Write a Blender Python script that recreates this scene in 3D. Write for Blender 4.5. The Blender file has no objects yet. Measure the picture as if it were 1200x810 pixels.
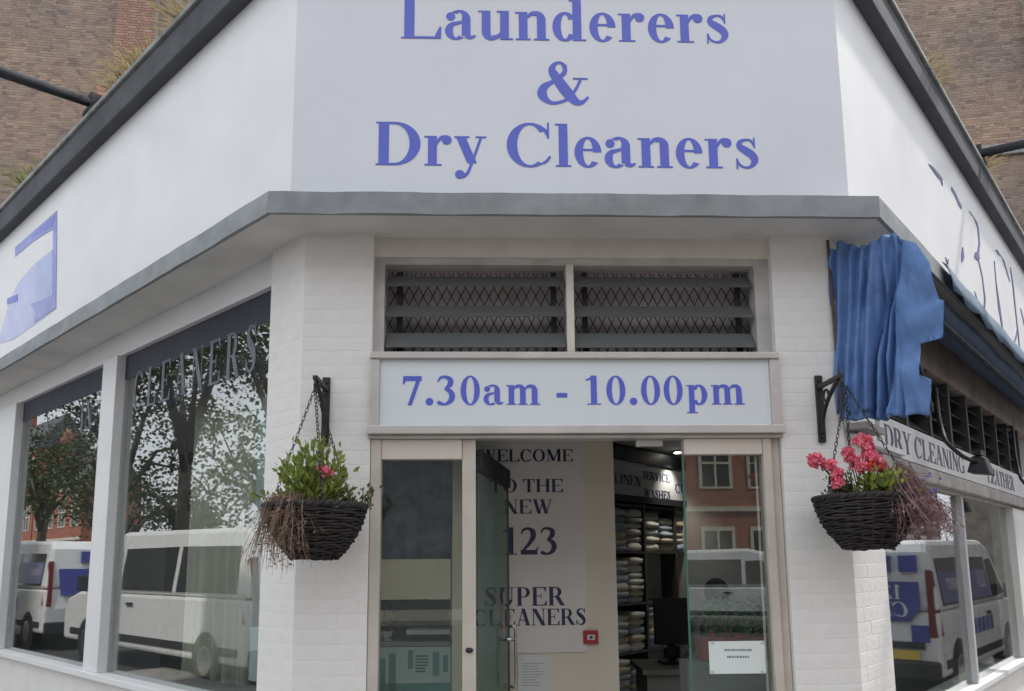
import bpy, bmesh, math, random
from mathutils import Vector, Matrix
R = math.radians
rnd = random.Random(7)
scene = bpy.context.scene
COL = scene.collection

# ------------------------------------------------------------------ camera
cam_d = bpy.data.cameras.new('camera'); cam = bpy.data.objects.new('camera', cam_d); COL.objects.link(cam)
cam_d.sensor_width = 36.0; cam_d.lens = 36.0 * 890.0 / 1200.0
cam_d.shift_y = 128.0 / 1200.0
cam_d.clip_start = 0.05; cam_d.clip_end = 2000
CAM = Vector((0, 0, 1.6)); PITCH = R(8.05); ROLL = R(0.5)
cam.matrix_world = Matrix.Translation(CAM) @ Matrix.Rotation(R(90) + PITCH, 4, 'X') @ Matrix.Rotation(-ROLL, 4, 'Z')
scene.camera = cam

# ------------------------------------------------------------------ sky, sun, exposure
SUN = Vector((0.55, 0.35, 0.80)).normalized()
world = bpy.data.worlds.new('World'); scene.world = world; world.use_nodes = True
nt = world.node_tree; nt.nodes.clear()
wo = nt.nodes.new('ShaderNodeOutputWorld'); bg = nt.nodes.new('ShaderNodeBackground')
sky = nt.nodes.new('ShaderNodeTexSky'); sky.sky_type = 'NISHITA'; sky.sun_disc = False
sky.sun_elevation = math.asin(SUN.z); sky.sun_rotation = math.atan2(SUN.x, SUN.y)
sky.air_density = 1.0; sky.dust_density = 2.0
tc = nt.nodes.new('ShaderNodeTexCoord'); mp = nt.nodes.new('ShaderNodeMapping'); mp.inputs['Scale'].default_value = (1.4, 1.4, 3.2)
nz = nt.nodes.new('ShaderNodeTexNoise'); nz.inputs['Scale'].default_value = 1.7; nz.inputs['Detail'].default_value = 7; nz.inputs['Roughness'].default_value = .55
cr = nt.nodes.new('ShaderNodeValToRGB'); cr.color_ramp.elements[0].position = .10; cr.color_ramp.elements[1].position = .42
mx = nt.nodes.new('ShaderNodeMixRGB'); mx.inputs['Color2'].default_value = (7.1, 7.4, 7.9, 1)
nt.links.new(tc.outputs['Generated'], mp.inputs['Vector']); nt.links.new(mp.outputs[0], nz.inputs['Vector'])
nt.links.new(nz.outputs['Fac'], cr.inputs['Fac']); nt.links.new(cr.outputs['Color'], mx.inputs['Fac'])
nt.links.new(sky.outputs[0], mx.inputs['Color1']); nt.links.new(mx.outputs[0], bg.inputs['Color'])
bg.inputs['Strength'].default_value = 0.11
nt.links.new(bg.outputs[0], wo.inputs['Surface'])
sun_d = bpy.data.lights.new('sun', 'SUN'); sun_d.energy = 2.6; sun_d.angle = R(3.0); sun_d.color = (1, .955, .89)
sun = bpy.data.objects.new('sun', sun_d); COL.objects.link(sun)
sun.rotation_euler = SUN.to_track_quat('Z', 'Y').to_euler()
vs = scene.view_settings; vs.view_transform = 'Standard'; vs.look = 'None'; vs.gamma = 1; vs.exposure = 0.86; vs.use_curve_mapping = False
scene.render.engine = 'CYCLES'
scene.cycles.max_bounces = 6; scene.cycles.diffuse_bounces = 3; scene.cycles.glossy_bounces = 4; scene.cycles.transparent_max_bounces = 16

# ------------------------------------------------------------------ materials
MATS = {}
def mat(name, col, rough=.7, var=.12, scale=6, bump=.0, bscale=None, metal=0, streak=0, dirt=None, spec=.5, col2=None, trans=0):
    if name in MATS: return MATS[name]
    m = bpy.data.materials.new(name); m.use_nodes = True; MATS[name] = m
    t = m.node_tree; N = t.nodes; Lk = t.links; b = N['Principled BSDF']
    b.inputs['Roughness'].default_value = rough; b.inputs['Metallic'].default_value = metal
    b.inputs['Specular IOR Level'].default_value = spec
    tcn = N.new('ShaderNodeTexCoord'); 
    def noise(sc, det=5, mapping=None):
        n = N.new('ShaderNodeTexNoise'); n.inputs['Scale'].default_value = sc; n.inputs['Detail'].default_value = det
        if mapping:
            q = N.new('ShaderNodeMapping'); q.inputs['Scale'].default_value = mapping
            Lk.new(tcn.outputs['Object'], q.inputs['Vector']); Lk.new(q.outputs[0], n.inputs['Vector'])
        else: Lk.new(tcn.outputs['Object'], n.inputs['Vector'])
        return n
    c2 = col2 if col2 else tuple(c * (1 - var * 2) for c in col)
    mixn = N.new('ShaderNodeMixRGB'); mixn.inputs['Color1'].default_value = (*col, 1); mixn.inputs['Color2'].default_value = (*c2, 1)
    n1 = noise(scale); r1 = N.new('ShaderNodeValToRGB'); r1.color_ramp.elements[0].position = .38; r1.color_ramp.elements[1].position = .72
    Lk.new(n1.outputs['Fac'], r1.inputs['Fac']); Lk.new(r1.outputs['Color'], mixn.inputs['Fac'])
    out = mixn.outputs[0]
    if streak:
        n2 = noise(1.0, 6, (5, 5, .45)); r2 = N.new('ShaderNodeValToRGB'); r2.color_ramp.elements[0].position = .5; r2.color_ramp.elements[1].position = .8
        r2.color_ramp.elements[1].color = (streak, streak, streak, 1)
        Lk.new(n2.outputs['Fac'], r2.inputs['Fac'])
        m2 = N.new('ShaderNodeMixRGB'); m2.inputs['Color2'].default_value = (*(dirt or (.25, .22, .18)), 1)
        Lk.new(r2.outputs['Color'], m2.inputs['Fac']); Lk.new(out, m2.inputs['Color1']); out = m2.outputs[0]
    Lk.new(out, b.inputs['Base Color'])
    if bump:
        n3 = noise(bscale or scale * 4, 6); bn = N.new('ShaderNodeBump'); bn.inputs['Strength'].default_value = bump; bn.inputs['Distance'].default_value = .01
        Lk.new(n3.outputs['Fac'], bn.inputs['Height']); Lk.new(bn.outputs[0], b.inputs['Normal'])
    rr = N.new('ShaderNodeMapRange'); rr.inputs['To Min'].default_value = max(.02, rough - .08); rr.inputs['To Max'].default_value = min(1, rough + .1)
    Lk.new(n1.outputs['Fac'], rr.inputs['Value']); Lk.new(rr.outputs[0], b.inputs['Roughness'])
    if trans:
        tr = N.new('ShaderNodeBsdfTranslucent'); Lk.new(out, tr.inputs['Color']); ms = N.new('ShaderNodeMixShader'); ms.inputs[0].default_value = trans
        Lk.new(b.outputs[0], ms.inputs[1]); Lk.new(tr.outputs[0], ms.inputs[2]); Lk.new(ms.outputs[0], N['Material Output'].inputs['Surface'])
    return m
def glass(name, tint, ior=1.5, smear=.0, rough=0.0, opaque=0, ocol=(.1, .1, .11)):
    m = bpy.data.materials.new(name); m.use_nodes = True; MATS[name] = m
    t = m.node_tree; N = t.nodes; Lk = t.links; N.remove(N['Principled BSDF'])
    g = N.new('ShaderNodeBsdfGlossy'); g.inputs['Roughness'].default_value = rough
    tr = N.new('ShaderNodeBsdfTransparent'); tr.inputs['Color'].default_value = (*tint, 1)
    if ior:  # same reflectance on both faces of the thin pane
        f = N.new('ShaderNodeFresnel'); ge = N.new('ShaderNodeNewGeometry'); mi = N.new('ShaderNodeMapRange')
        mi.inputs['To Min'].default_value = ior; mi.inputs['To Max'].default_value = 1 / ior; Lk.new(ge.outputs['Backfacing'], mi.inputs['Value']); Lk.new(mi.outputs[0], f.inputs['IOR'])
    else: f = N.new('ShaderNodeValue'); f.outputs[0].default_value = .035
    # thin dust film: a faint diffuse layer
    d = N.new('ShaderNodeBsdfDiffuse'); d.inputs['Color'].default_value = (.62, .64, .66, 1)
    base = tr.outputs[0]
    if opaque:
        dd = N.new('ShaderNodeBsdfDiffuse'); dd.inputs['Color'].default_value = (*ocol, 1)
        mo = N.new('ShaderNodeMixShader'); mo.inputs[0].default_value = opaque; Lk.new(base, mo.inputs[1]); Lk.new(dd.outputs[0], mo.inputs[2]); base = mo.outputs[0]
    tcn = N.new('ShaderNodeTexCoord'); nn = N.new('ShaderNodeTexNoise'); nn.inputs['Scale'].default_value = 3; nn.inputs['Detail'].default_value = 8
    Lk.new(tcn.outputs['Object'], nn.inputs['Vector'])
    mr = N.new('ShaderNodeMapRange'); mr.inputs['From Min'].default_value = .35; mr.inputs['From Max'].default_value = .75; mr.inputs['To Min'].default_value = smear * .4; mr.inputs['To Max'].default_value = smear
    Lk.new(nn.outputs['Fac'], mr.inputs['Value'])
    m1 = N.new('ShaderNodeMixShader'); Lk.new(mr.outputs[0], m1.inputs[0]); Lk.new(base, m1.inputs[1]); Lk.new(d.outputs[0], m1.inputs[2])
    m2 = N.new('ShaderNodeMixShader'); Lk.new(f.outputs[0], m2.inputs[0]); Lk.new(m1.outputs[0], m2.inputs[1]); Lk.new(g.outputs[0], m2.inputs[2])
    Lk.new(m2.outputs[0], N['Material Output'].inputs['Surface'])
    return m
def emis(name, col, st):
    m = bpy.data.materials.new(name); m.use_nodes = True; MATS[name] = m
    b = m.node_tree.nodes['Principled BSDF']; b.inputs['Emission Color'].default_value = (*col, 1); b.inputs['Emission Strength'].default_value = st
    return m
M_WHITE = mat('white_fascia_paint', (.80, .80, .80), .42, .03, 2.2, .05, 30, streak=.11, dirt=(.60, .565, .53))
M_PIER = mat('white_masonry_paint', (.80, .78, .75), .62, .04, 2.5, .3, 45, streak=.14, dirt=(.5, .45, .38))
M_CREAM = mat('cream_gloss_paint', (.70, .66, .58), .4, .05, 5, .05)
M_SOFFIT = mat('soffit_paint', (.72, .70, .68), .7, .08, 3, .1, 20)
M_LEAD = mat('weathered_lead', (.27, .29, .30), .55, .16, 5, .35, 18, streak=.35, dirt=(.42, .43, .42))
M_COPE = mat('bitumen_coping', (.115, .118, .13), .85, .12, 4, .3, 25, spec=.15)
M_COPETOP = mat('coping_concrete', (.34, .35, .34), .85, .22, 7, .5, 30)
M_BOARD = mat('sign_board_grey_white', (.73, .745, .785), .35, .02, 1.5)
M_BLUE = mat('blue_sign_vinyl', (.105, .135, .60), .35, .04, 5)
M_BLUEFADE = mat('faded_blue_vinyl', (.24, .28, .68), .4, .12, 3)
M_PALEBLUE = mat('pale_blue_vinyl', (.54, .57, .82), .4, .06, 4)
M_NAVY = mat('navy_lettering', (.025, .03, .10), .4, .05, 5)
M_ALU = mat('weathered_aluminium', (.60, .57, .54), .42, .08, 5, .06, metal=.35)
M_ALU2 = mat('pale_bronze_frame', (.58, .52, .46), .45, .08, 6, .05)
M_IRON = mat('black_iron', (.018, .018, .02), .5, .1, 20, .3)
M_DKMET = mat('dark_grey_metal', (.045, .047, .055), .8, .15, 9, .15, spec=.2)
M_GLASS = glass('window_glass', (.92, .95, .94), 2.7, .02)
M_DGLASS = glass('door_glass', (.92, .96, .94), 2.0, .012)
M_LEAF = glass('door_leaf_glass', (.66, .76, .72), None, .16)
M_GEDGE = mat('green_glass_edge', (.05, .20, .15), .15, .1, 5)
M_LOUVRE = glass('smoked_louvre_glass', (.30, .30, .32), 1.45, .05, .12, .72, (.165, .168, .168))
M_WICKER = mat('dark_wicker', (.045, .038, .037), .9, .3, 25, .4, 60)
M_CHROME = mat('brushed_steel', (.72, .72, .72), .22, .05, 10, metal=1)
M_SILK = mat('white_paper', (.80, .82, .80), .7, .03, 5)
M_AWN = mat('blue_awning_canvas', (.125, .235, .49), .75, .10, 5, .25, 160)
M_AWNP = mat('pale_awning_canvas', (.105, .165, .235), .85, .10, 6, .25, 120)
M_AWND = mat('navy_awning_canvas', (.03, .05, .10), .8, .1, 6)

# ------------------------------------------------------------------ object helpers
class MB:
    def __init__(s): s.v = []; s.f = []
    def add(s, vs, fs):
        o = len(s.v); s.v += [Vector(v) for v in vs]; s.f += [tuple(i + o for i in f) for f in fs]; return s
    def hexa(s, p):  # 8 points, bottom 4 then top 4
        return s.add(p, [(3, 2, 1, 0), (4, 5, 6, 7), (0, 1, 5, 4), (1, 2, 6, 5), (2, 3, 7, 6), (3, 0, 4, 7)])
    def box(s, fr, a, b):  # in a frame fn(s,d,z)
        x0, y0, z0 = a; x1, y1, z1 = b
        return s.hexa([fr(x0, y0, z0), fr(x1, y0, z0), fr(x1, y1, z0), fr(x0, y1, z0), fr(x0, y0, z1), fr(x1, y0, z1), fr(x1, y1, z1), fr(x0, y1, z1)])
    def prism(s, poly, z0, z1, fr=None):
        n = len(poly); fr = fr or (lambda x, y, z: Vector((x, y, z)))
        vs = [fr(x, y, z0) for x, y in poly] + [fr(x, y, z1) for x, y in poly]
        return s.add(vs, [tuple(range(n - 1, -1, -1)), tuple(range(n, 2 * n))] + [(i, (i + 1) % n, n + (i + 1) % n, n + i) for i in range(n)])
    def tube(s, pts, rad, seg=8, cap=True):
        pts = [Vector(p) for p in pts]; n = len(pts); rads = rad if isinstance(rad, (list, tuple)) else [rad] * n
        o = len(s.v); up = None
        for i, p in enumerate(pts):
            t = (pts[min(i + 1, n - 1)] - pts[max(i - 1, 0)]).normalized()
            if up is None: up = t.orthogonal().normalized()
            u = (up - t * up.dot(t)).normalized(); w = t.cross(u); up = u
            for k in range(seg):
                a = 2 * math.pi * k / seg; s.v.append(p + (u * math.cos(a) + w * math.sin(a)) * rads[i])
        for i in range(n - 1):
            for k in range(seg):
                k2 = (k + 1) % seg; s.f.append((o + i * seg + k, o + i * seg + k2, o + (i + 1) * seg + k2, o + (i + 1) * seg + k))
        if cap:
            s.f.append(tuple(o + k for k in range(seg - 1, -1, -1))); s.f.append(tuple(o + (n - 1) * seg + k for k in range(seg)))
        return s
    def ball(s, c, r, seg=8, rings=6, sc=(1, 1, 1)):
        o = len(s.v); c = Vector(c)
        for i in range(rings + 1):
            th = math.pi * i / rings
            for k in range(seg):
                a = 2 * math.pi * k / seg
                s.v.append(c + Vector((math.sin(th) * math.cos(a) * sc[0], math.sin(th) * math.sin(a) * sc[1], math.cos(th) * sc[2])) * r)
        for i in range(rings):
            for k in range(seg):
                k2 = (k + 1) % seg; s.f.append((o + i * seg + k, o + (i + 1) * seg + k, o + (i + 1) * seg + k2, o + i * seg + k2))
        return s
    def grid(s, rows):  # rows of points
        o = len(s.v); w = len(rows[0])
        for r in rows: s.v += [Vector(p) for p in r]
        for i in range(len(rows) - 1):
            for k in range(w - 1): s.f.append((o + i * w + k, o + i * w + k + 1, o + (i + 1) * w + k + 1, o + (i + 1) * w + k))
        return s
    def build(s, name, m, parent=None, bevel=0, smooth=False, solid=0, label=None):
        me = bpy.data.meshes.new(name)
        c = Vector((0, 0, 0))
        if s.v:
            lo = Vector([min(v[i] for v in s.v) for i in range(3)]); hi = Vector([max(v[i] for v in s.v) for i in range(3)]); c = (lo + hi) / 2; c.z = lo.z
        me.from_pydata([v - c for v in s.v], [], s.f)
        bm = bmesh.new(); bm.from_mesh(me); bmesh.ops.recalc_face_normals(bm, faces=bm.faces); bm.to_mesh(me); bm.free()
        me.materials.append(m)
        if smooth: me.polygons.foreach_set('use_smooth', [True] * len(me.polygons))
        o = bpy.data.objects.new(name, me); COL.objects.link(o)
        o.location = c - (wloc(parent) if parent else Vector((0, 0, 0)))
        if parent: o.parent = parent
        if solid:
            md = o.modifiers.new('solid', 'SOLIDIFY'); md.thickness = solid; md.offset = 0
        if bevel:
            md = o.modifiers.new('bevel', 'BEVEL'); md.width = bevel; md.segments = 2; md.limit_method = 'ANGLE'; md.angle_limit = R(40)
        if label: o['label'] = label
        return o
def wloc(o):
    p = Vector(o.location)
    while o.parent: o = o.parent; p = p + Vector(o.location)
    return p
def tag(o, label, cat, group=None, kind=None):
    if label: o['label'] = label
    if cat: o['category'] = cat
    if group: o['group'] = group
    if kind: o['kind'] = kind
    return o
def thing(name, label, cat, loc=(0, 0, 0), group=None):
    o = bpy.data.objects.new(name, None); COL.objects.link(o); o.location = loc; o.empty_display_size = .1
    return tag(o, label, cat, group)
def struct(o): o['kind'] = 'structure'; return o
def W(x, y, z): return Vector((x, y, z))

# ------------------------------------------------------------------ frames of the three fronts (s along, d outwards, z up)
AL, AR, YAW = R(48), R(42), R(2)
dL = Vector((-math.sin(AL), math.cos(AL), 0)); nL = Vector((-math.cos(AL), -math.sin(AL), 0))
dR = Vector((math.sin(AR), math.cos(AR), 0)); nR = Vector((math.cos(AR), -math.sin(AR), 0))
dF = Vector((math.cos(YAW), math.sin(YAW), 0)); nF = Vector((math.sin(YAW), -math.cos(YAW), 0))
OF = Vector((.3, 3.9, 0)); SL, SR = -1.393, 1.452
CL = OF + dF * SL; CR = OF + dF * SR
UP = Vector((0, 0, 1))
def FF(s, d, z): return OF + dF * s + nF * d + UP * z
def FL(s, d, z): return CL + dL * s + nL * d + UP * z
def FR(s, d, z): return CR + dR * s + nR * d + UP * z
LEN_L, LEN_R = 6.6, 6.6
def isect(p, a, q, b):
    k = a.x * b.y - a.y * b.x; w = q - p; t = (w.x * b.y - w.y * b.x) / k; return p + a * t
def path(d, ll=LEN_L, lr=LEN_R):
    return [FL(ll, d, 0), isect(FF(0, d, 0), dF, FL(0, d, 0), dL), isect(FF(0, d, 0), dF, FR(0, d, 0), dR), FR(lr, d, 0)]
def band(mb, d0, d1, z0, z1, segs=(0, 1, 2)):
    a, b = path(d0), path(d1)
    for i in segs:
        mb.hexa([a[i] + UP * z0, a[i + 1] + UP * z0, b[i + 1] + UP * z0, b[i] + UP * z0, a[i] + UP * z1, a[i + 1] + UP * z1, b[i + 1] + UP * z1, b[i] + UP * z1])
    return mb
# pixel of the photograph -> point on a supporting plane
def ray(x, y):
    u, v = (x - 600) / 890, (533 - y) / 890; c, s = math.cos(ROLL), math.sin(ROLL); u, v = c * u + s * v, -s * u + c * v
    return Vector((u, math.cos(PITCH) - v * math.sin(PITCH), math.sin(PITCH) + v * math.cos(PITCH)))
def hit(x, y, o, n):
    r = ray(x, y); return CAM + r * ((o - CAM).dot(n) / r.dot(n))
def pxR(x, y, d): return hit(x, y, FR(0, d, 0), nR)
def pxL(x, y, d): return hit(x, y, FL(0, d, 0), nL)
def pxF(x, y, d): return hit(x, y, FF(0, d, 0), nF)

# ------------------------------------------------------------------ bold serif lettering
def g_rect(x0, y0, x1, y1): return [[(x0, y0), (x1, y0), (x1, y1), (x0, y1)]]
def g_ring(cx, cy, rx, ry, tx, ty, a0=0, a1=360, n=26):
    out = []
    for i in range(n):
        q = []
        for a, k in ((a0 + (a1 - a0) * i / n, 1), (a0 + (a1 - a0) * (i + 1) / n, 1), (a0 + (a1 - a0) * (i + 1) / n, 0), (a0 + (a1 - a0) * i / n, 0)):
            c, s = math.cos(R(a)), math.sin(R(a)); q.append((cx + (rx if k else rx - tx) * c, cy + (ry if k else ry - ty) * s))
        out.append(q)
    return [('strip', out)]
def g_stroke(pts, n=7):
    P = [pts[0]] + list(pts) + [pts[-1]]; C = []
    for i in range(1, len(P) - 2):
        for k in range(n):
            t = k / n
            C.append([.5 * (2 * P[i][j] + (P[i + 1][j] - P[i - 1][j]) * t + (2 * P[i - 1][j] - 5 * P[i][j] + 4 * P[i + 1][j] - P[i + 2][j]) * t * t + (3 * P[i][j] - P[i - 1][j] - 3 * P[i + 1][j] + P[i + 2][j]) * t ** 3) for j in range(3)])
    C.append(list(pts[-1])); Lf, Rt = [], []
    for i, c in enumerate(C):
        a, b = C[max(0, i - 1)], C[min(len(C) - 1, i + 1)]; dx, dy = b[0] - a[0], b[1] - a[1]; l = math.hypot(dx, dy) or 1
        nx, ny = -dy / l * c[2] / 2, dx / l * c[2] / 2; Lf.append((c[0] + nx, c[1] + ny)); Rt.append((c[0] - nx, c[1] - ny))
    return [('strip', [[Lf[i], Rt[i], Rt[i + 1], Lf[i + 1]] for i in range(len(C) - 1)])]
def g_disc(cx, cy, r, n=18): return [[(cx + r * math.cos(2 * math.pi * i / n), cy + r * math.sin(2 * math.pi * i / n)) for i in range(n)]]
def g_line(x0, y0, x1, y1, w):  # slanted bar with horizontal ends
    return [[(x0 - w / 2, y0), (x0 + w / 2, y0), (x1 + w / 2, y1), (x1 - w / 2, y1)]]
def stemc(x, w=150, h=676, t=True, b=True, o=46):
    q = g_rect(x, 0, x + w, h)
    if b: q += g_rect(x - o, 0, x + w + o, 24)
    if t: q += g_rect(x - o, h - 24, x + w + o, h)
    return q
def armr(x, y, dn, s=1): # flared arm end
    return [[(x - 115, y), (x, y), (x + 6, y + s * dn), (x - 22, y + s * dn)]]
def glyph(ch):
    X = 473
    if ch == 'I': return 389, stemc(120)
    if ch == 'L': return 667, stemc(85) + g_rect(235, 0, 610, 36) + armr(632, 0, 195)
    if ch == 'D': return 722, stemc(80, o=40) + g_rect(230, 0, 310, 34) + g_rect(230, 642, 310, 676) + g_ring(310, 338, 378, 338, 158, 34, -90, 90)
    if ch == 'C': return 722, g_ring(372, 335, 340, 352, 152, 36, 40, 305) + g_rect(628, 440, 656, 690) + g_stroke([(560, 48, 42), (620, 90, 40), (668, 160, 34)]) + g_stroke([(600, 575, 60), (630, 500, 40), (645, 445, 26)])
    if ch == 'G': return 778, g_ring(372, 335, 340, 352, 152, 36, 48, 312) + g_rect(560, 20, 705, 300) + g_rect(500, 280, 750, 305) + g_rect(628, 450, 656, 690) + g_stroke([(590, 585, 60), (630, 500, 40), (645, 455, 26)])
    if ch == 'E': return 667, stemc(85) + g_rect(235, 0, 600, 34) + g_rect(235, 642, 585, 676) + g_rect(235, 330, 420, 362) + g_rect(398, 245, 426, 447) + armr(630, 0, 185) + armr(608, 676, 165, -1)
    if ch == 'F': return 611, stemc(85) + g_rect(235, 642, 560, 676) + g_rect(235, 330, 420, 362) + g_rect(398, 245, 426, 447) + armr(585, 676, 175, -1)
    if ch == 'O': return 778, g_ring(389, 338, 352, 352, 152, 36, 0, 360, 40)
    if ch == 'T': return 667, stemc(258, t=False, o=70) + g_rect(40, 640, 627, 676) + armr(637, 676, 185, -1) + [[(145, 676), (30, 676), (24, 491), (52, 491)]]
    if ch == 'H': return 778, stemc(75) + stemc(553) + g_rect(225, 325, 553, 361)
    if ch == 'N': return 722, g_rect(105, 0, 142, 676) + g_rect(30, 0, 215, 24) + g_line(165, 676, 600, -10, 185) + g_rect(580, 0, 617, 676) + g_rect(505, 652, 690, 676) + g_rect(20, 652, 160, 676)
    if ch == 'M': return 944, g_rect(125, 0, 162, 676) + g_rect(40, 0, 240, 24) + g_line(170, 676, 455, 40, 175) + g_line(455, 40, 745, 676, 60) + stemc(700, 155, o=50) + g_rect(30, 652, 180, 676)
    if ch == 'W': return 1000, g_line(130, 676, 330, -10, 160) + g_line(330, -10, 510, 600, 55) + g_line(475, 676, 675, -10, 160) + g_line(675, -10, 890, 676, 50) + g_rect(5, 652, 265, 676) + g_rect(350, 652, 600, 676) + g_rect(780, 652, 990, 676)
    if ch == 'V': return 722, g_line(140, 676, 385, -10, 165) + g_line(385, -10, 610, 676, 50) + g_rect(10, 652, 285, 676) + g_rect(505, 652, 710, 676)
    if ch == 'Y': return 722, g_line(145, 676, 365, 290, 165) + g_line(370, 290, 590, 676, 55) + stemc(287, 150, 320, False, o=60) + g_rect(10, 652, 290, 676) + g_rect(490, 652, 710, 676)
    if ch == 'U': return 722, g_rect(95, 230, 245, 676) + g_rect(20, 652, 320, 676) + g_ring(340, 230, 245, 245, 150, 70, 180, 360) + g_rect(545, 230, 585, 676) + g_rect(475, 652, 690, 676)
    if ch == 'P': return 611, stemc(80) + g_rect(230, 642, 330, 676) + g_rect(230, 300, 330, 334) + g_ring(330, 488, 240, 188, 145, 34, -90, 90)
    if ch == 'R': return 722, stemc(80) + g_rect(230, 642, 330, 676) + g_rect(230, 310, 345, 344) + g_ring(330, 493, 235, 183, 145, 34, -90, 90) + g_line(390, 330, 605, 0, 175) + g_rect(520, 0, 715, 24)
    if ch == 'A': return 722, g_line(115, 0, 345, 690, 46) + g_line(350, 690, 580, 0, 170) + g_rect(195, 200, 470, 236) + g_rect(10, 0, 220, 24) + g_rect(455, 0, 710, 24)
    if ch == 'S': return 556, g_stroke([(455, 520, 44), (400, 620, 44), (270, 655, 46), (150, 600, 95), (130, 500, 130), (240, 395, 165), (370, 290, 165), (430, 180, 140), (390, 70, 95), (260, 15, 46), (130, 65, 44), (60, 190, 40)]) + g_rect(440, 470, 466, 690) + g_rect(45, -14, 71, 215)
    if ch == '&': return 833, g_stroke([(790, 115, 34), (700, 30, 62), (600, 40, 120), (470, 190, 165), (330, 400, 150), (255, 540, 110), (300, 640, 60), (390, 660, 42), (450, 590, 80)]) + g_stroke([(448, 600, 60), (430, 490, 70), (270, 360, 60), (130, 260, 115), (105, 140, 140), (200, 30, 70), (320, 15, 48), (480, 80, 50), (600, 230, 44), (680, 400, 40)]) + g_rect(565, 395, 785, 420)
    if ch == '1': return 500, g_rect(195, 0, 335, 688) + g_rect(105, 0, 430, 24) + [[(70, 590), (80, 566), (195, 590), (195, 640), (310, 688), (270, 688)]]
    if ch == '2': return 500, g_stroke([(40, 520, 34), (90, 620, 60), (210, 655, 66), (325, 580, 130), (330, 440, 135), (230, 270, 90), (90, 110, 60), (45, 40, 60)]) + g_rect(20, 0, 440, 115) + [[(360, 60), (440, 115), (475, 200), (450, 200)]]
    if ch == '3': return 500, g_stroke([(35, 540, 34), (100, 640, 56), (210, 655, 70), (320, 590, 120), (310, 470, 120), (200, 375, 40)]) + g_stroke([(190, 372, 40), (310, 320, 110), (365, 210, 135), (320, 85, 110), (200, 15, 56), (80, 40, 90), (40, 80, 60)])
    if ch == '4': return 500, g_rect(280, 0, 405, 688) + g_rect(25, 150, 475, 245) + g_line(60, 200, 330, 688, 60)
    if ch == '7': return 500, g_rect(50, 560, 470, 676) + [[(360, 600), (475, 676), (250, -10), (155, -10)]] + [[(50, 676), (40, 480), (66, 480), (120, 570)]]
    if ch == '0': return 500, g_ring(250, 338, 222, 350, 128, 34, 0, 360, 36)
    if ch == '.': return 250, g_disc(125, 75, 88)
    if ch == '-': return 333, g_rect(40, 170, 290, 275)
    if ch == 'a': return 500, g_ring(190, 135, 165, 150, 118, 40, 60, 315) + g_rect(275, 60, 405, 350) + g_ring(240, 330, 165, 148, 118, 38, 0, 130) + g_disc(110, 370, 68) + g_stroke([(270, 280, 44), (220, 268, 44), (150, 240, 60)]) + g_stroke([(345, 70, 100), (410, 30, 60), (480, 60, 26)])
    if ch == 'u': return 556, g_rect(75, 130, 205, X) + g_rect(20, X - 24, 205, X) + g_ring(215, 140, 140, 154, 130, 75, 180, 285) + g_stroke([(240, 28, 80), (310, 50, 60), (360, 110, 34)]) + g_rect(350, 0, 480, X) + g_rect(300, X - 24, 480, X) + g_rect(350, 0, 540, 24)
    if ch == 'n': return 556, g_rect(75, 0, 205, 455) + g_rect(20, 436, 205, 461) + g_rect(25, 0, 250, 24) + g_stroke([(200, 370, 34), (260, 430, 60), (320, 440, 80)]) + g_ring(335, 330, 143, 148, 130, 72, 0, 105) + g_rect(348, 0, 478, 335) + g_rect(300, 0, 530, 24)
    if ch == 'm': return 833, g_rect(75, 0, 205, 455) + g_rect(20, 436, 205, 461) + g_rect(25, 0, 250, 24) + g_stroke([(200, 370, 34), (250, 430, 60), (310, 440, 80)]) + g_ring(325, 330, 143, 148, 130, 72, 0, 105) + g_rect(338, 0, 468, 335) + g_rect(295, 0, 512, 24) + g_stroke([(460, 370, 34), (520, 430, 60), (580, 440, 80)]) + g_ring(598, 330, 143, 148, 130, 72, 0, 105) + g_rect(611, 0, 741, 335) + g_rect(565, 0, 800, 24)
    if ch == 'd': return 556, g_ring(215, 230, 190, 244, 125, 42, 35, 325) + g_rect(330, 0, 460, 676) + g_rect(275, 652, 460, 676) + g_rect(330, 0, 530, 24)
    if ch == 'p': return 556, g_rect(85, -205, 215, 461) + g_rect(20, 437, 215, 461) + g_rect(25, -205, 280, -181) + g_ring(320, 228, 195, 244, 128, 42, -145, 145)
    if ch == 'e': return 444, g_ring(225, 230, 198, 244, 125, 36, 0, 318) + g_rect(95, 250, 420, 284)
    if ch == 'r': return 444, g_rect(75, 0, 205, 455) + g_rect(20, 436, 205, 461) + g_rect(25, 0, 275, 24) + g_stroke([(195, 330, 34), (250, 420, 50), (310, 440, 70), (350, 420, 80)]) + g_disc(348, 400, 73)
    if ch == 's': return 389, g_stroke([(310, 370, 34), (260, 440, 36), (180, 450, 40), (100, 410, 70), (100, 340, 95), (190, 275, 120), (280, 205, 120), (310, 125, 105), (260, 40, 60), (180, 12, 36), (90, 50, 34), (45, 140, 30)]) + g_rect(302, 325, 326, 484) + g_rect(35, -12, 59, 155)
    if ch == 'y': return 500, g_line(105, 461, 275, 40, 140) + g_line(265, 20, 410, 461, 40) + g_rect(15, 437, 235, 461) + g_rect(325, 437, 485, 461) + g_stroke([(265, 30, 40), (215, -100, 44), (150, -160, 56), (100, -150, 90)]) + g_disc(95, -135, 68)
    if ch == 'l': return 278, g_rect(75, 0, 205, 676) + g_rect(20, 652, 205, 676) + g_rect(25, 0, 255, 24)
    return 250, []
def text_width(t, em, track=0): return sum(glyph(c)[0] * em / 1000 + track for c in t) - track
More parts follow.
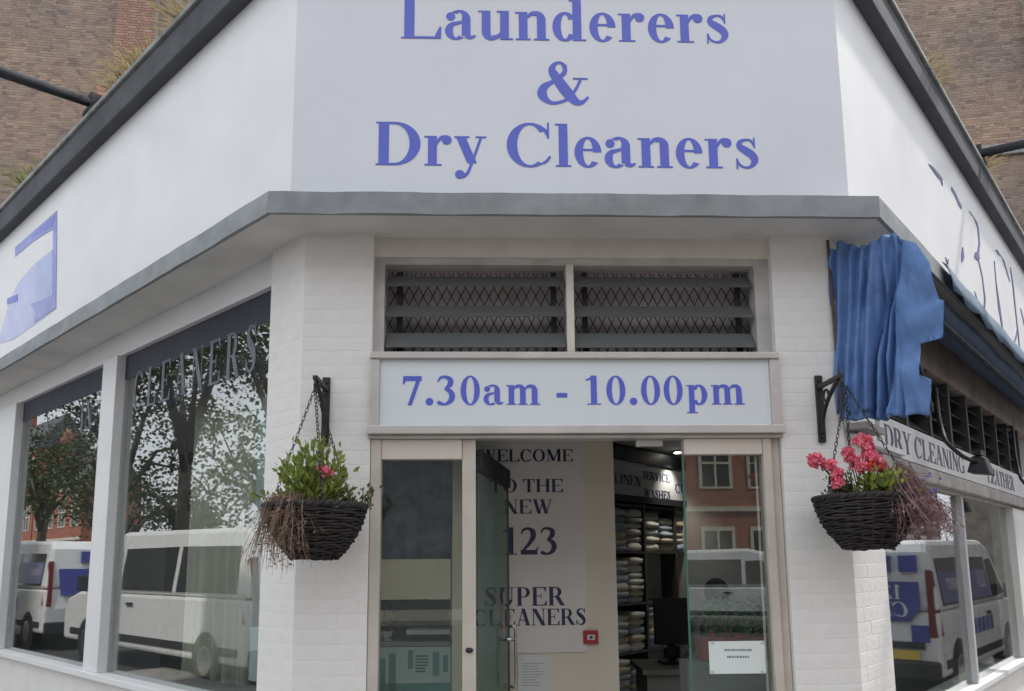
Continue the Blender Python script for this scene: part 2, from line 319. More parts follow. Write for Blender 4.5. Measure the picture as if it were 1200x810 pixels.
def write(parent, t, org, right, up, em, m, track=0, xs=1.0, shear=0, thick=.0016, name='letter', center=None):
    """raised flat letters: org is the baseline start, each letter an object of its own"""
    right = right.normalized(); up = up.normalized(); nrm = right.cross(up).normalized(); x = 0
    if center is not None: x = center - text_width(t, em * xs, track) / 2
    for ch in t:
        adv, pcs = glyph(ch)
        if pcs:
            mb = MB(); kk = 0
            for pc in pcs:
                kk += 1; h = thick + kk * .00012
                quads = pc[1] if isinstance(pc, tuple) else [pc]
                for q in quads:
                    pts = [org + right * (x + (a + b * shear) * em * xs / 1000) + up * (b * em / 1000) for a, b in q]
                    n = len(pts)
                    mb.add(pts + [p + nrm * h for p in pts], [tuple(range(n, 2 * n))] + [(i, (i + 1) % n, n + (i + 1) % n, n + i) for i in range(n)])
            # keep outward order without recalculation trouble
            mb.build(name, m, parent)
        x += adv * em * xs / 1000 + track
    return x

# ================================================================== GROUND
struct(MB().add([W(-150, -150, -.14), W(150, -150, -.14), W(150, 150, -.14), W(-150, 150, -.14)], [(0, 1, 2, 3)]).build('road', mat('asphalt', (.055, .055, .058), .85, .25, 3, .5, 60)))
pv = [FL(9, 3.2, 0), FL(-1.2, 3.2, 0), FF(-3.4, 4.6, 0), FF(3.2, 4.6, 0), FR(-1.2, .78, 0), FR(9, .78, 0), FR(9, -2, 0), FL(9, -2, 0)]
struct(MB().prism([(p.x, p.y) for p in pv], -.135, 0).build('pavement', mat('concrete_paving', (.30, .29, .27), .85, .2, 4, .4, 40)))
# far pavements on the other side of both streets
struct(MB().box(FL, (2, 9.6, -.135), (90, 13.6, 0)).build('far_pavement', mat('concrete_paving', (.3, .29, .27))))
struct(MB().box(W, (-6, -30, -.135), (40, -14, 0)).build('opposite_pavement', mat('concrete_paving', (.3, .29, .27))))

# ================================================================== SHOP BUILDING
shop = thing('shop_building', 'white single storey corner shop with chamfered front, canopy and dark coping', 'shop', (OF.x, OF.y, 0))
# --- piers of painted brick
def brick_mesh(name, l, h, dep, m, cham=.004):
    mb = MB(); x, z, c = l / 2, h / 2, cham
    mb.add([W(-x, 0, -z), W(x, 0, -z), W(x, 0, z), W(-x, 0, z), W(-x, -dep + c, -z), W(x, -dep + c, -z), W(x, -dep + c, z), W(-x, -dep + c, z),
            W(-x + c, -dep, -z + c), W(x - c, -dep, -z + c), W(x - c, -dep, z - c), W(-x + c, -dep, z - c)],
           [(0, 1, 5, 4), (1, 2, 6, 5), (2, 3, 7, 6), (3, 0, 4, 7), (4, 5, 9, 8), (5, 6, 10, 9), (6, 7, 11, 10), (7, 4, 8, 11), (8, 9, 10, 11)])
    me = bpy.data.meshes.new(name); me.from_pydata(mb.v, [], mb.f); me.materials.append(m); me.update(); return me
def lay_brick(me, p, ang, parent, name='brick'):
    o = bpy.data.objects.new(name, me); COL.objects.link(o); o.parent = parent; o.location = p - wloc(parent); o.rotation_euler = (0, 0, ang); return o
CO = .075
def pier(name, fr_list, core, label):
    pc = core.build('pier', M_PIER, shop, label=label)
    cache = {}
    for fr, s0, s1, ang, par in fr_list:
        n = int(3.33 / CO)
        for i in range(n):
            z = (i + .5) * CO; w = s1 - s0
            cuts = ([s0, s0 + .2125, s1] if (i + par) % 2 else [s0, s0 + .105, min(s0 + .32, s1 - .05), s1]) if w > .33 else ([s0, s0 + .2125, s1] if (i + par) % 2 else [s0, s0 + .105, s1])
            for a, b in zip(cuts, cuts[1:]):
                if b - a < .03: continue
                L_ = round(b - a - .005, 3)
                k = L_
                if k not in cache: cache[k] = brick_mesh('painted_brick', L_, CO - .005, .016, M_PIER, .0009)
                lay_brick(cache[k], fr((a + b) / 2, (-.0152 if fr is FF else -.0156) + rnd.uniform(-.0004, .0004), z), ang, pc)
    return pc
angF, angL, angR = YAW, math.atan2(-dL.y, -dL.x), math.atan2(dR.y, dR.x)
PC = -.0002; lp = isect(FF(0, PC, 0), dF, FL(0, PC, 0), dL); rp = isect(FF(0, PC, 0), dF, FR(0, PC, 0), dR)
core = MB().prism([(p.x, p.y) for p in (lp, FF(-1.03, PC, 0), FF(-1.03, -.34, 0), FL(.33, -.34, 0), FL(.33, PC, 0))], 0, 3.345)
pier('pier', [(FF, SL, -1.03, angF, 0), (FL, 0, .33, angL, 1)], core, 'white painted brick pier left of the door')
core = MB().prism([(p.x, p.y) for p in (FF(1.115, PC, 0), rp, FR(.55, PC, 0), FR(.55, -.34, 0), FF(1.115, -.34, 0))], 0, 3.345)
pier('pier', [(FF, 1.115, SR, angF, 0), (FR, 0, .55, angR, 1)], core, 'white painted brick pier right of the door')
# --- canopy: soffit slab and lead edge, slightly uneven
cano = band(MB(), -.30, .27, 3.345, 3.425).build('canopy', M_SOFFIT, shop)
a0, a1 = path(.272), path(.292)
for i, nm in enumerate(('left', 'front', 'right')):
    mb = MB(); n = 60 if i != 1 else 40; rows = [[] for _ in range(6)]
    for k in range(n + 1):
        t = k / n; p0 = a0[i].lerp(a0[i + 1], t); p1 = a1[i].lerp(a1[i + 1], t)
        wv = .003 * math.sin(k * .9 + i) + rnd.uniform(-.003, .003); e = rnd.uniform(-.003, .003) + .004 * math.sin(k * .37)
        if k in (0, n): wv = e = 0
        for r_, (q, z) in enumerate(((p0, 3.325), (p1, 3.325 + wv * .6), (p1 + (p1 - p0) * e * 8, 3.37), (p1 + (p1 - p0) * e * 5, 3.41), (p1, 3.437 + wv * .5), (p0 - (p1 - p0) * 5, 3.447))):
            rows[r_].append(q + UP * z)
    mb.grid(rows).build('lead_edge', M_LEAD, cano, smooth=False, solid=.003)
# --- fascia
for k_ in (0, 2): band(MB(), -.05, .12, 3.43, 4.95, (k_,)).build('fascia', M_WHITE, shop)
band(MB(), -.05, .10, 3.43, 4.95, (1,)).build('fascia', M_WHITE, shop)
cp = band(MB(), -.12, .205, 4.90, 5.12).build('coping', M_COPE, shop, bevel=.012)
band(MB(), -.16, .225, 5.123, 5.165).build('coping_top', M_COPETOP, cp, bevel=.008)
# --- flat roof and shell
rp_ = path(-.1)
MB().prism([(p.x, p.y) for p in rp_], 4.55, 4.66).build('roof', mat('roof_felt', (.1, .1, .1), .9, .2, 4), shop)
M_INW = mat('interior_cream_wall', (.55, .49, .41), .7, .06, 3)
M_INC = mat('interior_ceiling', (.62, .62, .63), .8, .05, 3)
MB().prism([(p.x, p.y) for p in path(-.31)], 2.80, 2.86).build('ceiling', M_INC, shop)
MB().prism([(p.x, p.y) for p in path(-.05)], .004, .03).build('interior_floor', mat('floor_tile_buff', (.36, .32, .28), .4, .2, 4), shop)
eL, eR = FL(LEN_L, 0, 0), FR(LEN_R, 0, 0)
MB().hexa([eL, eR, eR + W(0, .15, 0), eL + W(0, .15, 0), eL + UP * 4.5, eR + UP * 4.5, eR + W(0, .15, 4.5), eL + W(0, .15, 4.5)]).build('back_wall', mat('interior_grey_wall', (.35, .35, .35), .7, .1, 3), shop)
# --- lintel wall above the transom
MB().box(FF, (-1.03, -.30, 3.235), (1.115, -.035, 3.345)).build('lintel', M_CREAM, shop)
# --- transom: frame, glass louvres, grille
tr = MB()
tr.box(FF, (-1.03, -.14, 2.69), (-.975, -.045, 3.235)); tr.box(FF, (1.035, -.14, 2.69), (1.115, -.045, 3.235))
tr.box(FF, (-.975, -.14, 3.198), (1.035, -.05, 3.235)); tr.box(FF, (-.975, -.14, 2.69), (1.035, -.05, 2.712))
trw = tr.build('transom_window', mat('transom_frame_paint', (.52, .50, .48), .5, .12, 8), shop)
MB().box(FF, (.003, -.14, 2.712), (.043, -.04, 3.198)).build('mullion', M_CREAM, trw)
for s0, s1 in ((-.968, -.002), (.05, 1.026)):
    for zt, zb in ((3.158, 3.078), (2.992, 2.908), (2.836, 2.738)):
        sg = rnd.uniform(-.002, .002); db, dt = -.052, -.118
        MB().hexa([FF(s0, db - .006, zb + sg), FF(s1, db - .006, zb - sg), FF(s1, db, zb - sg), FF(s0, db, zb + sg), FF(s0, dt - .006, zt), FF(s1, dt - .006, zt), FF(s1, dt, zt), FF(s0, dt, zt)]).build('louvre_slat', M_LOUVRE, trw)
    for s in (s0 + .05, s1 - .07):
        MB().box(FF, (s, -.15, 2.72), (s + .03, -.135, 3.19)).build('louvre_carrier', M_DKMET, trw)
gr = MB(); p_ = .052
for half, (s0, s1) in enumerate(((-.968, -.002), (.05, 1.026))):
    s = s0 - .45
    while s < s1:
        for sg in (1, -1):
            z0, z1 = 2.72, 3.195; a = s if sg == 1 else s + .5 * (z1 - z0) ; b = s + .5 * (z1 - z0) if sg == 1 else s
            # clip to the pane
            def zz(q): return z0 + (q - a) / (b - a) * (z1 - z0)
            lo, hi = max(min(a, b), s0), min(max(a, b), s1)
            if hi - lo > .01:
                gr.tube([FF(lo, -.165 - .004 * sg, zz(lo)), FF(hi, -.165 - .004 * sg, zz(hi))], .0034, 4)
        s += p_
gr.build('security_grille', M_IRON, trw)
MB().box(FF, (-1.03, -.9, 2.62), (1.115, -.11, 2.652)).build('door_soffit', mat('transom_back', (.20, .18, .17), .8, .15, 3), shop)
MB().box(FF, (-1.03, -.26, 2.665), (1.115, -.235, 3.235)).build('transom_backing', mat('transom_board', (.72, .65, .66), .8, .15, 3), shop)
# --- frame round the hours sign, door frame
fr = MB()
fr.box(FF, (-1.035, -.06, 2.655), (1.118, .035, 2.69)); fr.box(FF, (-1.045, -.10, 2.255), (1.125, .045, 2.298))
fr.box(FF, (-1.035, -.06, 2.298), (-.985, .025, 2.655)); fr.box(FF, (1.068, -.06, 2.298), (1.118, .025, 2.655))
fr.box(FF, (-1.045, -.085, 2.235), (1.125, .01, 2.2535))
dfm = fr.build('sign_frame', M_ALU, shop, bevel=.004)
dfo = MB().box(FF, (-1.028, -.09, 0), (-.975, -.005, 2.234)).build('door_frame', M_ALU2, shop, bevel=.004)
for a_, b_ in (((1.018, -.09, 0), (1.062, -.005, 2.234)), ((1.064, -.10, 0), (1.113, -.03, 2.234)), ((-.558, -.10, 0), (-.488, -.02, 2.234))):
    MB().box(FF, a_, b_).build('jamb', M_ALU2, dfo, bevel=.004)
MB().box(FF, (-.9745, -.075, 2.13), (-.559, -.012, 2.234)).build('header_panel', mat('cream_header', (.66, .59, .52), .45, .05, 5), dfo, bevel=.004)
MB().box(FF, (.602, -.075, 2.15), (1.0175, -.012, 2.234)).build('header_panel', mat('cream_header', (.66, .59, .52)), dfo, bevel=.004)
MB().box(FF, (.36, -.09, 2.20), (.5, -.05, 2.234)).build('door_closer', M_ALU, dfo, bevel=.004)
# fixed glass side lights
sl = MB().box(FF, (-.9745, -.05, .03), (-.5585, -.040, 2.129)).build('side_light', M_DGLASS, shop)
sr = MB().box(FF, (.604, -.05, .03), (1.0175, -.040, 2.149)).build('side_light', M_DGLASS, shop)
MB().box(FF, (.596, -.052, .03), (.6035, -.038, 2.149)).build('glass_edge', M_GEDGE, sr)
MB().box(FF, (.985, -.056, .03), (.997, -.0505, 2.149)).build('edge_strip', M_ALU, sr)
# left side light: midrail and lock
lockc = FF(-.522, -.018, 1.165)
MB().ball(lockc, .02, 8, 6, (1, .7, .7)).build('lock', M_IRON, dfo)
# open glass door swung inwards
hinge = FF(-.475, -.06, 0); la = R(79)
ld = (dF * math.cos(la) - nF * math.sin(la)).normalized(); ln = UP.cross(ld)
def FD(s, d, z): return hinge + ld * s + ln * d + UP * z
door = MB().box(FD, (.01, -.005, .04), (.93, .005, 2.07)).build('glass_door', M_LEAF, shop)
MB().box(FD, (0, -.02, 2.071), (.93, .02, 2.185)).build('top_rail', M_DKMET, door, bevel=.004)
MB().box(FD, (.9305, -.006, .04), (.938, .006, 2.07)).build('glass_edge', M_GEDGE, door)
MB().box(FD, (0, -.02, .032), (.93, .02, .0395)).build('bottom_rail', M_DKMET, door)
hp = []
for sgn in (-1, 1):
    pts = [FD(.86, sgn * .006, 1.20), FD(.86, sgn * .045, 1.215), FD(.86, sgn * .055, 1.19)] + [FD(.86, sgn * .055, 1.19 - .03 * k) for k in range(1, 12)] + [FD(.86, sgn * .045, .84), FD(.86, sgn * .006, .855)]
    MB().tube(pts, .009, 8).build('handle', M_CHROME, door, smooth=True)
MB().tube([FD(.86, -.05, 1.13), FD(.86, .05, 1.13)], [.012, .02][0], 10).build('lock', M_CHROME, door, smooth=True)
MB().box(FD, (.70, -.0085, 1.15), (.75, -.0055, 1.42)).build('push_sticker', mat('red_white_sticker', (.5, .3, .28), .5, .3, 30), door)

# --- left wing: sill wall, lintel, posts, panes
MB().box(FL, (.33, -.30, 0), (LEN_L, -.03, .80)).build('sill_wall', M_PIER, shop)
MB().box(FL, (.332, -.30, 3.215), (LEN_L, -.04, 3.344)).build('window_lintel', M_WHITE, shop)
MB().box(FL, (.332, -.16, .80), (LEN_L, .02, .845)).build('window_sill', M_WHITE, shop, bevel=.005)
lw = MB().box(FL, (.334, -.16, 3.172), (LEN_L, -.04, 3.2145)).build('window_frame', M_WHITE, shop)
MB().box(FL, (2.53, -.15, .845), (2.80, -.01, 3.172)).build('window_post', M_WHITE, lw, bevel=.006)
MB().box(FL, (4.98, -.15, .845), (LEN_L, -.01, 3.172)).build('window_post', M_WHITE, lw, bevel=.006)
for s0, s1 in ((.336, 2.53), (2.80, 4.98)):
    MB().box(FL, (s0 + .001, -.085, .846), (s1 - .001, -.078, 3.171)).build('window_pane', M_GLASS, lw)
    for a, b in ((s0 + .001, s0 + .025), (s1 - .025, s1 - .001)):
        MB().box(FL, (a, -.11, .846), (b, -.087, 3.171)).build('glazing_bead', mat('grey_bead', (.35, .36, .37), .5), lw)
# --- right wing
MB().box(FR, (.551, -.30, 0), (LEN_R, -.03, .62)).build('sill_wall', M_PIER, shop)
MB().box(FR, (.552, -.16, .62), (LEN_R, .015, .655)).build('window_sill', M_WHITE, shop)
MB().box(FR, (.552, -.2, 2.105), (LEN_R, .03, 2.205)).build('window_lintel', mat('stained_lintel', (.42, .39, .36), .7, .2, 6, streak=.3), shop, bevel=.01)
MB().box(FR, (.552, -.3, 2.206), (LEN_R, .004, 2.44)).build('sign_backing', M_CREAM, shop)
MB().box(FR, (.552, -.3, 2.98), (LEN_R, -.03, 3.344)).build('upper_wall', mat('brown_soffit_paint', (.30, .25, .22), .7, .2, 4), shop)
rw = MB().box(FR, (.553, -.13, 2.085), (LEN_R, -.03, 2.104)).build('window_frame', M_ALU, shop)
MB().box(FR, (2.66, -.10, .656), (2.715, -.02, 2.084)).build('mullion', mat('pale_grey_post', (.55, .55, .56), .5, .05), rw, bevel=.004)
MB().box(FR, (4.72, -.2, .656), (LEN_R, .0, 2.084)).build('window_post', M_PIER, rw, bevel=.004)
for s0, s1 in ((.552, 2.66), (2.715, 4.72)):
    MB().box(FR, (s0 + .001, -.066, .656), (s1 - .001, -.060, 2.084)).build('window_pane', M_GLASS, rw)
# louvre window above the right sign
rl = MB(); rl.box(FR, (.56, -.2, 2.441), (LEN_R, -.17, 2.979)); rlo = rl.build('louvre_window', mat('louvre_dark', (.03, .03, .035), .6), shop)
for k in range(9):
    s = .75 + k * .62
    MB().box(FR, (s, -.169, 2.441), (s + .05, -.04, 2.979)).build('louvre_post', mat('louvre_post', (.06, .06, .065), .5, .1), rlo)
for k in range(4):
    for j in range(8):
        s = .80 + j * .62; z = 2.50 + k * .125
        MB().hexa([FR(s + .005, -.06, z), FR(s + .565, -.06, z), FR(s + .565, -.055, z + .003), FR(s + .005, -.055, z + .003), FR(s + .005, -.15, z + .09), FR(s + .565, -.15, z + .09), FR(s + .565, -.145, z + .093), FR(s + .005, -.145, z + .093)]).build('louvre_slat', M_LOUVRE, rlo)

# ================================================================== SIGNS
fs = thing('fascia_sign', 'large pale sign board reading Launderers & Dry Cleaners above the canopy', 'sign', FF(0, .12, 3.44))
e0, e1 = path(.101)[1:3]; f0, f1 = path(.128)[1:3]
MB().hexa([e0 + UP * 3.448, e1 + UP * 3.448, f1 + UP * 3.448, f0 + UP * 3.448, e0 + UP * 4.849, e1 + UP * 4.849, f1 + UP * 4.849, f0 + UP * 4.849]).build('board', M_BOARD, fs)
for t, z, c in (('Launderers', 4.403, .007), ('&', 4.032, -.012), ('Dry Cleaners', 3.672, .007)):
    write(fs, t, FF(0, .1285, z), dF, UP, .362, M_BLUE, center=c)
hs = thing('hours_sign', 'white strip sign reading 7.30am - 10.00pm over the door', 'sign', FF(0, .0, 2.3))
MB().box(FF, (-.984, -.05, 2.299), (1.067, .008, 2.654)).build('board', mat('pale_sign_board', (.70, .74, .77), .35, .02, 2), hs)
hw = text_width('7.30am - 10.00pm', .226)
write(hs, '7.30am - 10.00pm', FF(-.875, .0085, 2.412), dF, UP, .226, M_BLUE, track=(1.81 - hw) / 15)
# left wing emblem panel
ls = thing('left_wing_emblem', 'faded blue and white emblem panel on the left wing fascia', 'sign', FL(4.4, .12, 3.6))
def lpoly(pts, d, m, nm, par):
    n = len(pts); MB().add([FL(s, .1205, z) for s, z in pts] + [FL(s, d, z) for s, z in pts], [tuple(range(n)), tuple(range(n, 2 * n))] + [(i, (i + 1) % n, n + (i + 1) % n, n + i) for i in range(n)]).build(nm, m, par)
def lpix(pts, d, m, nm):
    q = [pxL(x, y, .1205) - CL for x, y in pts]; lpoly([(v.dot(dL), v.z) for v in q], d, m, nm, ls)
lpix([(62, 292), (42, 308), (24, 328), (11, 352), (5, 378), (-4, 404), (16, 398), (40, 381), (66, 362), (64, 340)], .1225, M_PALEBLUE, 'panel_body')
lpix([(67, 247), (67, 273), (62, 269), (52, 275), (38, 284), (18, 301), (18, 290)], .1235, M_BLUEFADE, 'panel_top')
lpix([(65, 252), (61, 266), (50, 271), (37, 279), (46, 268)], .1250, M_BLUE, 'panel_dark_part')  # darker blue part of the emblem's printed top band
lpix([(67, 274), (66, 348), (62.5, 350), (62.5, 270)], .1240, M_BLUEFADE, 'panel_edge')
lpix([(62, 294), (44, 309), (40, 335), (44, 360), (62, 350)], .1245, mat('soft_blue_vinyl', (.42, .50, .78), .4, .1, 4), 'panel_stripe')
lpix([(36, 356), (50, 352), (66, 344), (66, 361), (40, 379), (42, 366)], .1255, mat('mid_blue_vinyl', (.30, .34, .68), .4, .1, 4), 'panel_base')
lpix([(9, 350), (21, 345), (21, 353), (9, 357)], .1260, M_BLUE, 'panel_mark')
# right wing outline lettering
rs = thing('right_wing_lettering', 'thin blue outline lettering on the right wing fascia', 'sign', FR(3.5, .12, 3.6))
M_OUT = mat('navy_outline', (.09, .09, .30), .4, .2, 9)
def rstroke(pts):  # letter stroke traced on the fascia plane: (pixel x, pixel y, width in m)
    mb = MB(); P = [(pxR(x, y, .1205), w) for x, y, w in pts]; rows = []
    for k, (p, w) in enumerate(P):
        rows.append([p - dR * w / 2, p + dR * w / 2, p + dR * w / 2 + nR * .004, p - dR * w / 2 + nR * .004, p - dR * w / 2])
    mb.grid(rows).build('letter_stroke', M_OUT, rs)
for q in ([(1094, 201, .30), (1098, 203, .26), (1102, 207, .10), (1104, 217, .03)],
          [(1117, 222, .12), (1119, 229, .26), (1123, 236, .22), (1125, 243, .10)],
          [(1137, 250, .10), (1139, 252, .22), (1143, 258, .16), (1146, 268, .06), (1147.5, 285, .05), (1146, 296, .07), (1145, 300, .20), (1143, 303, .12)],
          [(1146, 303, .05), (1151, 325, .035), (1154, 350, .06), (1153, 367, .03)],
          [(1128, 290, .03), (1128, 300, .10), (1127, 307, .03)],
          [(1108, 302, .02), (1110, 309, .05), (1111, 304, .02)],
          [(1168, 296, .16), (1171, 297, .26), (1175, 303, .14), (1179, 316, .10), (1183, 330, .04)],
          [(1165, 306, .03), (1167, 330, .04), (1171, 362, .12), (1175, 388, .05)],
          [(1184, 314, .05), (1187, 335, .09), (1190, 365, .06), (1193, 392, .08), (1195, 412, .03)],
          [(1142, 342, .02), (1145, 352, .05), (1147, 364, .02)],
          [(1196, 362, .05), (1199, 375, .07), (1203, 395, .05)],
          [(1188, 402, .04), (1190, 395, .08), (1192, 385, .03)]):
    rstroke(q)
def ell(cs, cz, rs_, rz, a0, a1, n=16): return [(cs + rs_ * math.cos(R(a0 + (a1 - a0) * i / n)), cz + rz * math.sin(R(a0 + (a1 - a0) * i / n))) for i in range(n + 1)]
# right wing strip sign
ss = thing('strip_sign', 'white strip sign with dark letters above the right shop window', 'sign', FR(2.5, .005, 2.21))
MB().box(FR, (.552, .0045, 2.212), (LEN_R, .022, 2.436)).build('board', mat('white_strip_board', (.66, .66, .65), .45, .05, 4, streak=.12), ss)
write(ss, 'DRY CLEANING', FR(.62, .0225, 2.252), dR, UP, .205, mat('grey_navy_letter', (.09, .09, .14), .4), xs=1.27)
write(ss, 'LEATHER', FR(3.50, .0225, 2.252), dR, UP, .205, mat('grey_navy_letter', (.09, .09, .14), .4), xs=1.27)
MB().box(FR, (.05, .004, 2.225), (.95, .05, 2.255)).build('tube_lamp', mat('white_plastic', (.75, .75, .75), .4), ss)
# window lettering on the left panes
wl = thing('window_lettering', 'pale grey CLEANERS lettering across the top of the big left window', 'lettering', FL(1.4, -.078, 2.6))
M_ETCH = mat('etched_grey_vinyl', (.15, .155, .19), .5, .2, 12)
write(wl, 'CLEANERS', FL(2.36, -.0775, 2.72), -dL, UP, .43, M_ETCH, xs=.58, track=.058, thick=.0022)
wl2 = thing('window_lettering', 'faint grey letters at the top of the far left window', 'lettering', FL(3.5, -.078, 2.6))
write(wl2, 'IN', FL(3.42, -.0775, 2.70), -dL, UP, .36, M_ETCH, xs=.60, track=.03, thick=.0022)
for s0_, s1_, lab in ((.338, 2.528, 'painted dark canopy reflection along the top of the big left window'), (2.802, 4.978, 'painted dark canopy reflection along the top of the far left window')):
    tag(MB().box(FL, (s0_, -.0776, 2.985), (s1_, -.0766, 3.1705)).build('canopy_reflection', mat('navy_reflection', (.022, .024, .045), .6, .05, 3)), lab, 'painted reflection')  # matt dark strip on the glass, painted to imitate the canopy's reflection
# dark header panel, curtains and poster board behind the left glass
hd = thing('header_blind', 'dark navy header panel behind the left windows', 'blind', FL(2.7, -.2, 2.72))
MB().box(FL, (.34, -.215, 2.72), (5.0, -.20, 3.16)).build('panel', mat('navy_panel', (.035, .037, .07), .6, .05, 3), hd)
def curtain(label, fr, s0, s1, d, z0, z1, m, n, amp, seed):
    q = random.Random(seed); rows = []; cols = int((s1 - s0) * 60)
    ph = [q.uniform(0, 6) for _ in range(3)]
    for r_ in range(9):
        t = r_ / 8; row = []
        for k in range(cols + 1):
            s = s0 + (s1 - s0) * k / cols
            a = amp * (.6 + .4 * t) * (math.sin(s * n + ph[0] + .3 * t) + .5 * math.sin(s * n * 2.3 + ph[1]) + .3 * math.sin(s * n * .37 + ph[2]))
            row.append(fr(s + .02 * t * math.sin(s * 9 + ph[1]), d + a, z1 + (z0 - z1) * t))
        rows.append(row)
    o = MB().grid(rows).build('curtain', m, None, smooth=True, solid=.003); return tag(o, label, 'curtain')
M_CURT = mat('ivory_curtain_cloth', (.92, .88, .76), .85, .06, 4, trans=.35)
M_SHEER = mat('grey_curtain_cloth', (.62, .58, .55), .85, .08, 4, trans=.35)
curtain('ivory pleated curtain in the middle of the big left window', FL, 1.05, 1.98, -.36, .86, 2.95, M_CURT, 34, .03, 1)
curtain('greyish pleated curtain beside the left pier inside the window', FL, .36, .62, -.40, .86, 2.95, M_SHEER, 40, .025, 2)
pb = MB().box(FL, (.64, -.36, .9), (1.02, -.34, 2.66)).build('poster_board', mat('pale_green_board', (.66, .76, .73), .6, .06, 3)); tag(pb, 'pale green poster board standing inside the big left window', 'board')
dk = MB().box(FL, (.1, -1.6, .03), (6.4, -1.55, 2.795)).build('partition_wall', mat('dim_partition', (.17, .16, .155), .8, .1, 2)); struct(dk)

# ================================================================== AWNING
aw = thing('folded_awning', 'blue canvas awning bunched up at the corner of the right wing', 'awning', FR(.02, .25, 2.3))
# cheek: pleated cloth hanging across the wing end, edge stepped
edge = [(3.30, .33), (3.24, .42), (3.12, .475), (3.00, .485), (2.88, .50), (2.86, .525), (2.67, .50), (2.66, .40), (2.50, .385), (2.47, .435), (2.31, .415), (2.29, .40)]
def edge_at(z):
    for (za, a), (zb, b) in zip(edge, edge[1:]):
        if zb <= z <= za: return a + (b - a) * (za - z) / (za - zb + 1e-9)
    return edge[0][1] if z > edge[0][0] else edge[-1][1]
rows = []; NU = 110
from mathutils import noise as mnoise
zs0 = [3.33, 3.30, 3.27, 3.24, 3.2, 3.12, 3.06, 3.0, 2.94, 2.88, 2.861, 2.80, 2.74, 2.671, 2.66, 2.62, 2.56, 2.501, 2.47, 2.42, 2.36, 2.31, 2.295]
zs = []
for a_, b_ in zip(zs0, zs0[1:]):
    k_ = max(1, int((a_ - b_) / .018)); zs += [a_ + (b_ - a_) * i_ / k_ for i_ in range(k_)]
zs.append(zs0[-1])
for z in zs:
    row = []; e = edge_at(z); t = (3.33 - z) / 1.04
    for k in range(NU + 1):
        u = k / NU; d = min(-.02 + .55 * u, e)
        fold = 0
        dd = d / .5
        if dd < .62:
            fold = .020 * math.sin(dd * 17 + t * 6) * min(1, dd * 5) + .014 * math.sin(dd * 61 + t * 12)
        else: fold = .010 * math.sin(dd * 7 + t * 4) + .006 * math.sin(dd * 13 - t * 17) + .004 * math.sin(t * 30 + dd * 5)
        dk_ = d + .13 * t
        for g0, gw, gd in ((.275, .011, .065), (.312, .010, .07), (.345, .012, .07), (.20, .013, .03)):
            fold -= gd * min(1, t * 4) * math.exp(-((dk_ + .010 * math.sin(t * 9 + g0 * 50) - g0) / gw) ** 2)
        fold += .016 * mnoise.noise(Vector((d * 9, z * 5, 1.3))) + .008 * mnoise.noise(Vector((d * 26, z * 15, 4.7))) + .004 * mnoise.noise(Vector((d * 60, z * 30, 9.1)))
        zz = z
        if z > 3.2: zz = z - (.07 * max(0, 1 - abs(u - .28) / .28)) * ((z - 3.2) / .13) - (.05 if u < .1 else 0) * ((z - 3.2) / .13)
        if z < 2.35: zz = z + .03 * (1 - u) + .006 * math.sin(u * 30)
        row.append(FR(-.015 - fold * 1.25, d, zz - .06 * max(0, min(1, (z - 2.8) / .3)) * max(0, min(1, (d - .12) / .1))))
    rows.append(row)
MB().grid(rows).build('cheek_cloth', M_AWN, aw, smooth=True, solid=.004)
MB().tube([FR(-.03, -.004, 3.32), FR(-.03, .004, 2.32)], .008, 6).build('rope', mat('brown_cord', (.12, .07, .06), .8), aw)
for k in range(4):
    MB().tube([FR(.10 + .02 * k, .02, 3.2 - .02 * k), FR(.12 + .02 * k, .28 + .03 * k, 2.95 - .16 * k), FR(.16, .33 + .02 * k, 2.82 - .16 * k)], .008, 6).build('hoop', M_DKMET, aw)
MB().box(FR, (-.02, .02, 2.27), (.30, .12, 2.305)).build('fold_rail', mat('grey_rail', (.25, .23, .22), .6), aw)
va = thing('awning_valance', 'pale blue scalloped awning strip along the right canopy edge', 'awning', FR(3, .31, 3.3))
rows = [[], [], [], []]; n = 260
for k in range(n + 1):
    s = 1.12 + (LEN_R - 1.12) * k / n; sc = .026 * abs(math.sin(s * math.pi / .46)) ** .6 + .006 * math.sin(s * 3.1)
    for r_, (d, z) in enumerate(((.298, 3.455), (.322, 3.43), (.345, 3.33), (.35 + .008 * math.sin(s * 11), 3.235 - sc + .04))): rows[r_].append(FR(s, d + .004 * math.sin(s * 7), z))
MB().grid(rows).build('strip', M_AWNP, va, smooth=True, solid=.004)
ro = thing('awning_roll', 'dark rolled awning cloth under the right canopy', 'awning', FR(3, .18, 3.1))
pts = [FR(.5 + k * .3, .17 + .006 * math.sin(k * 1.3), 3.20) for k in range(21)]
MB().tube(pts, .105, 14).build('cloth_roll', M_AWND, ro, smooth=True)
MB().tube([FR(.5, .27, 3.06), FR(LEN_R, .27, 3.06)], .018, 6).build('front_bar', M_DKMET, ro)

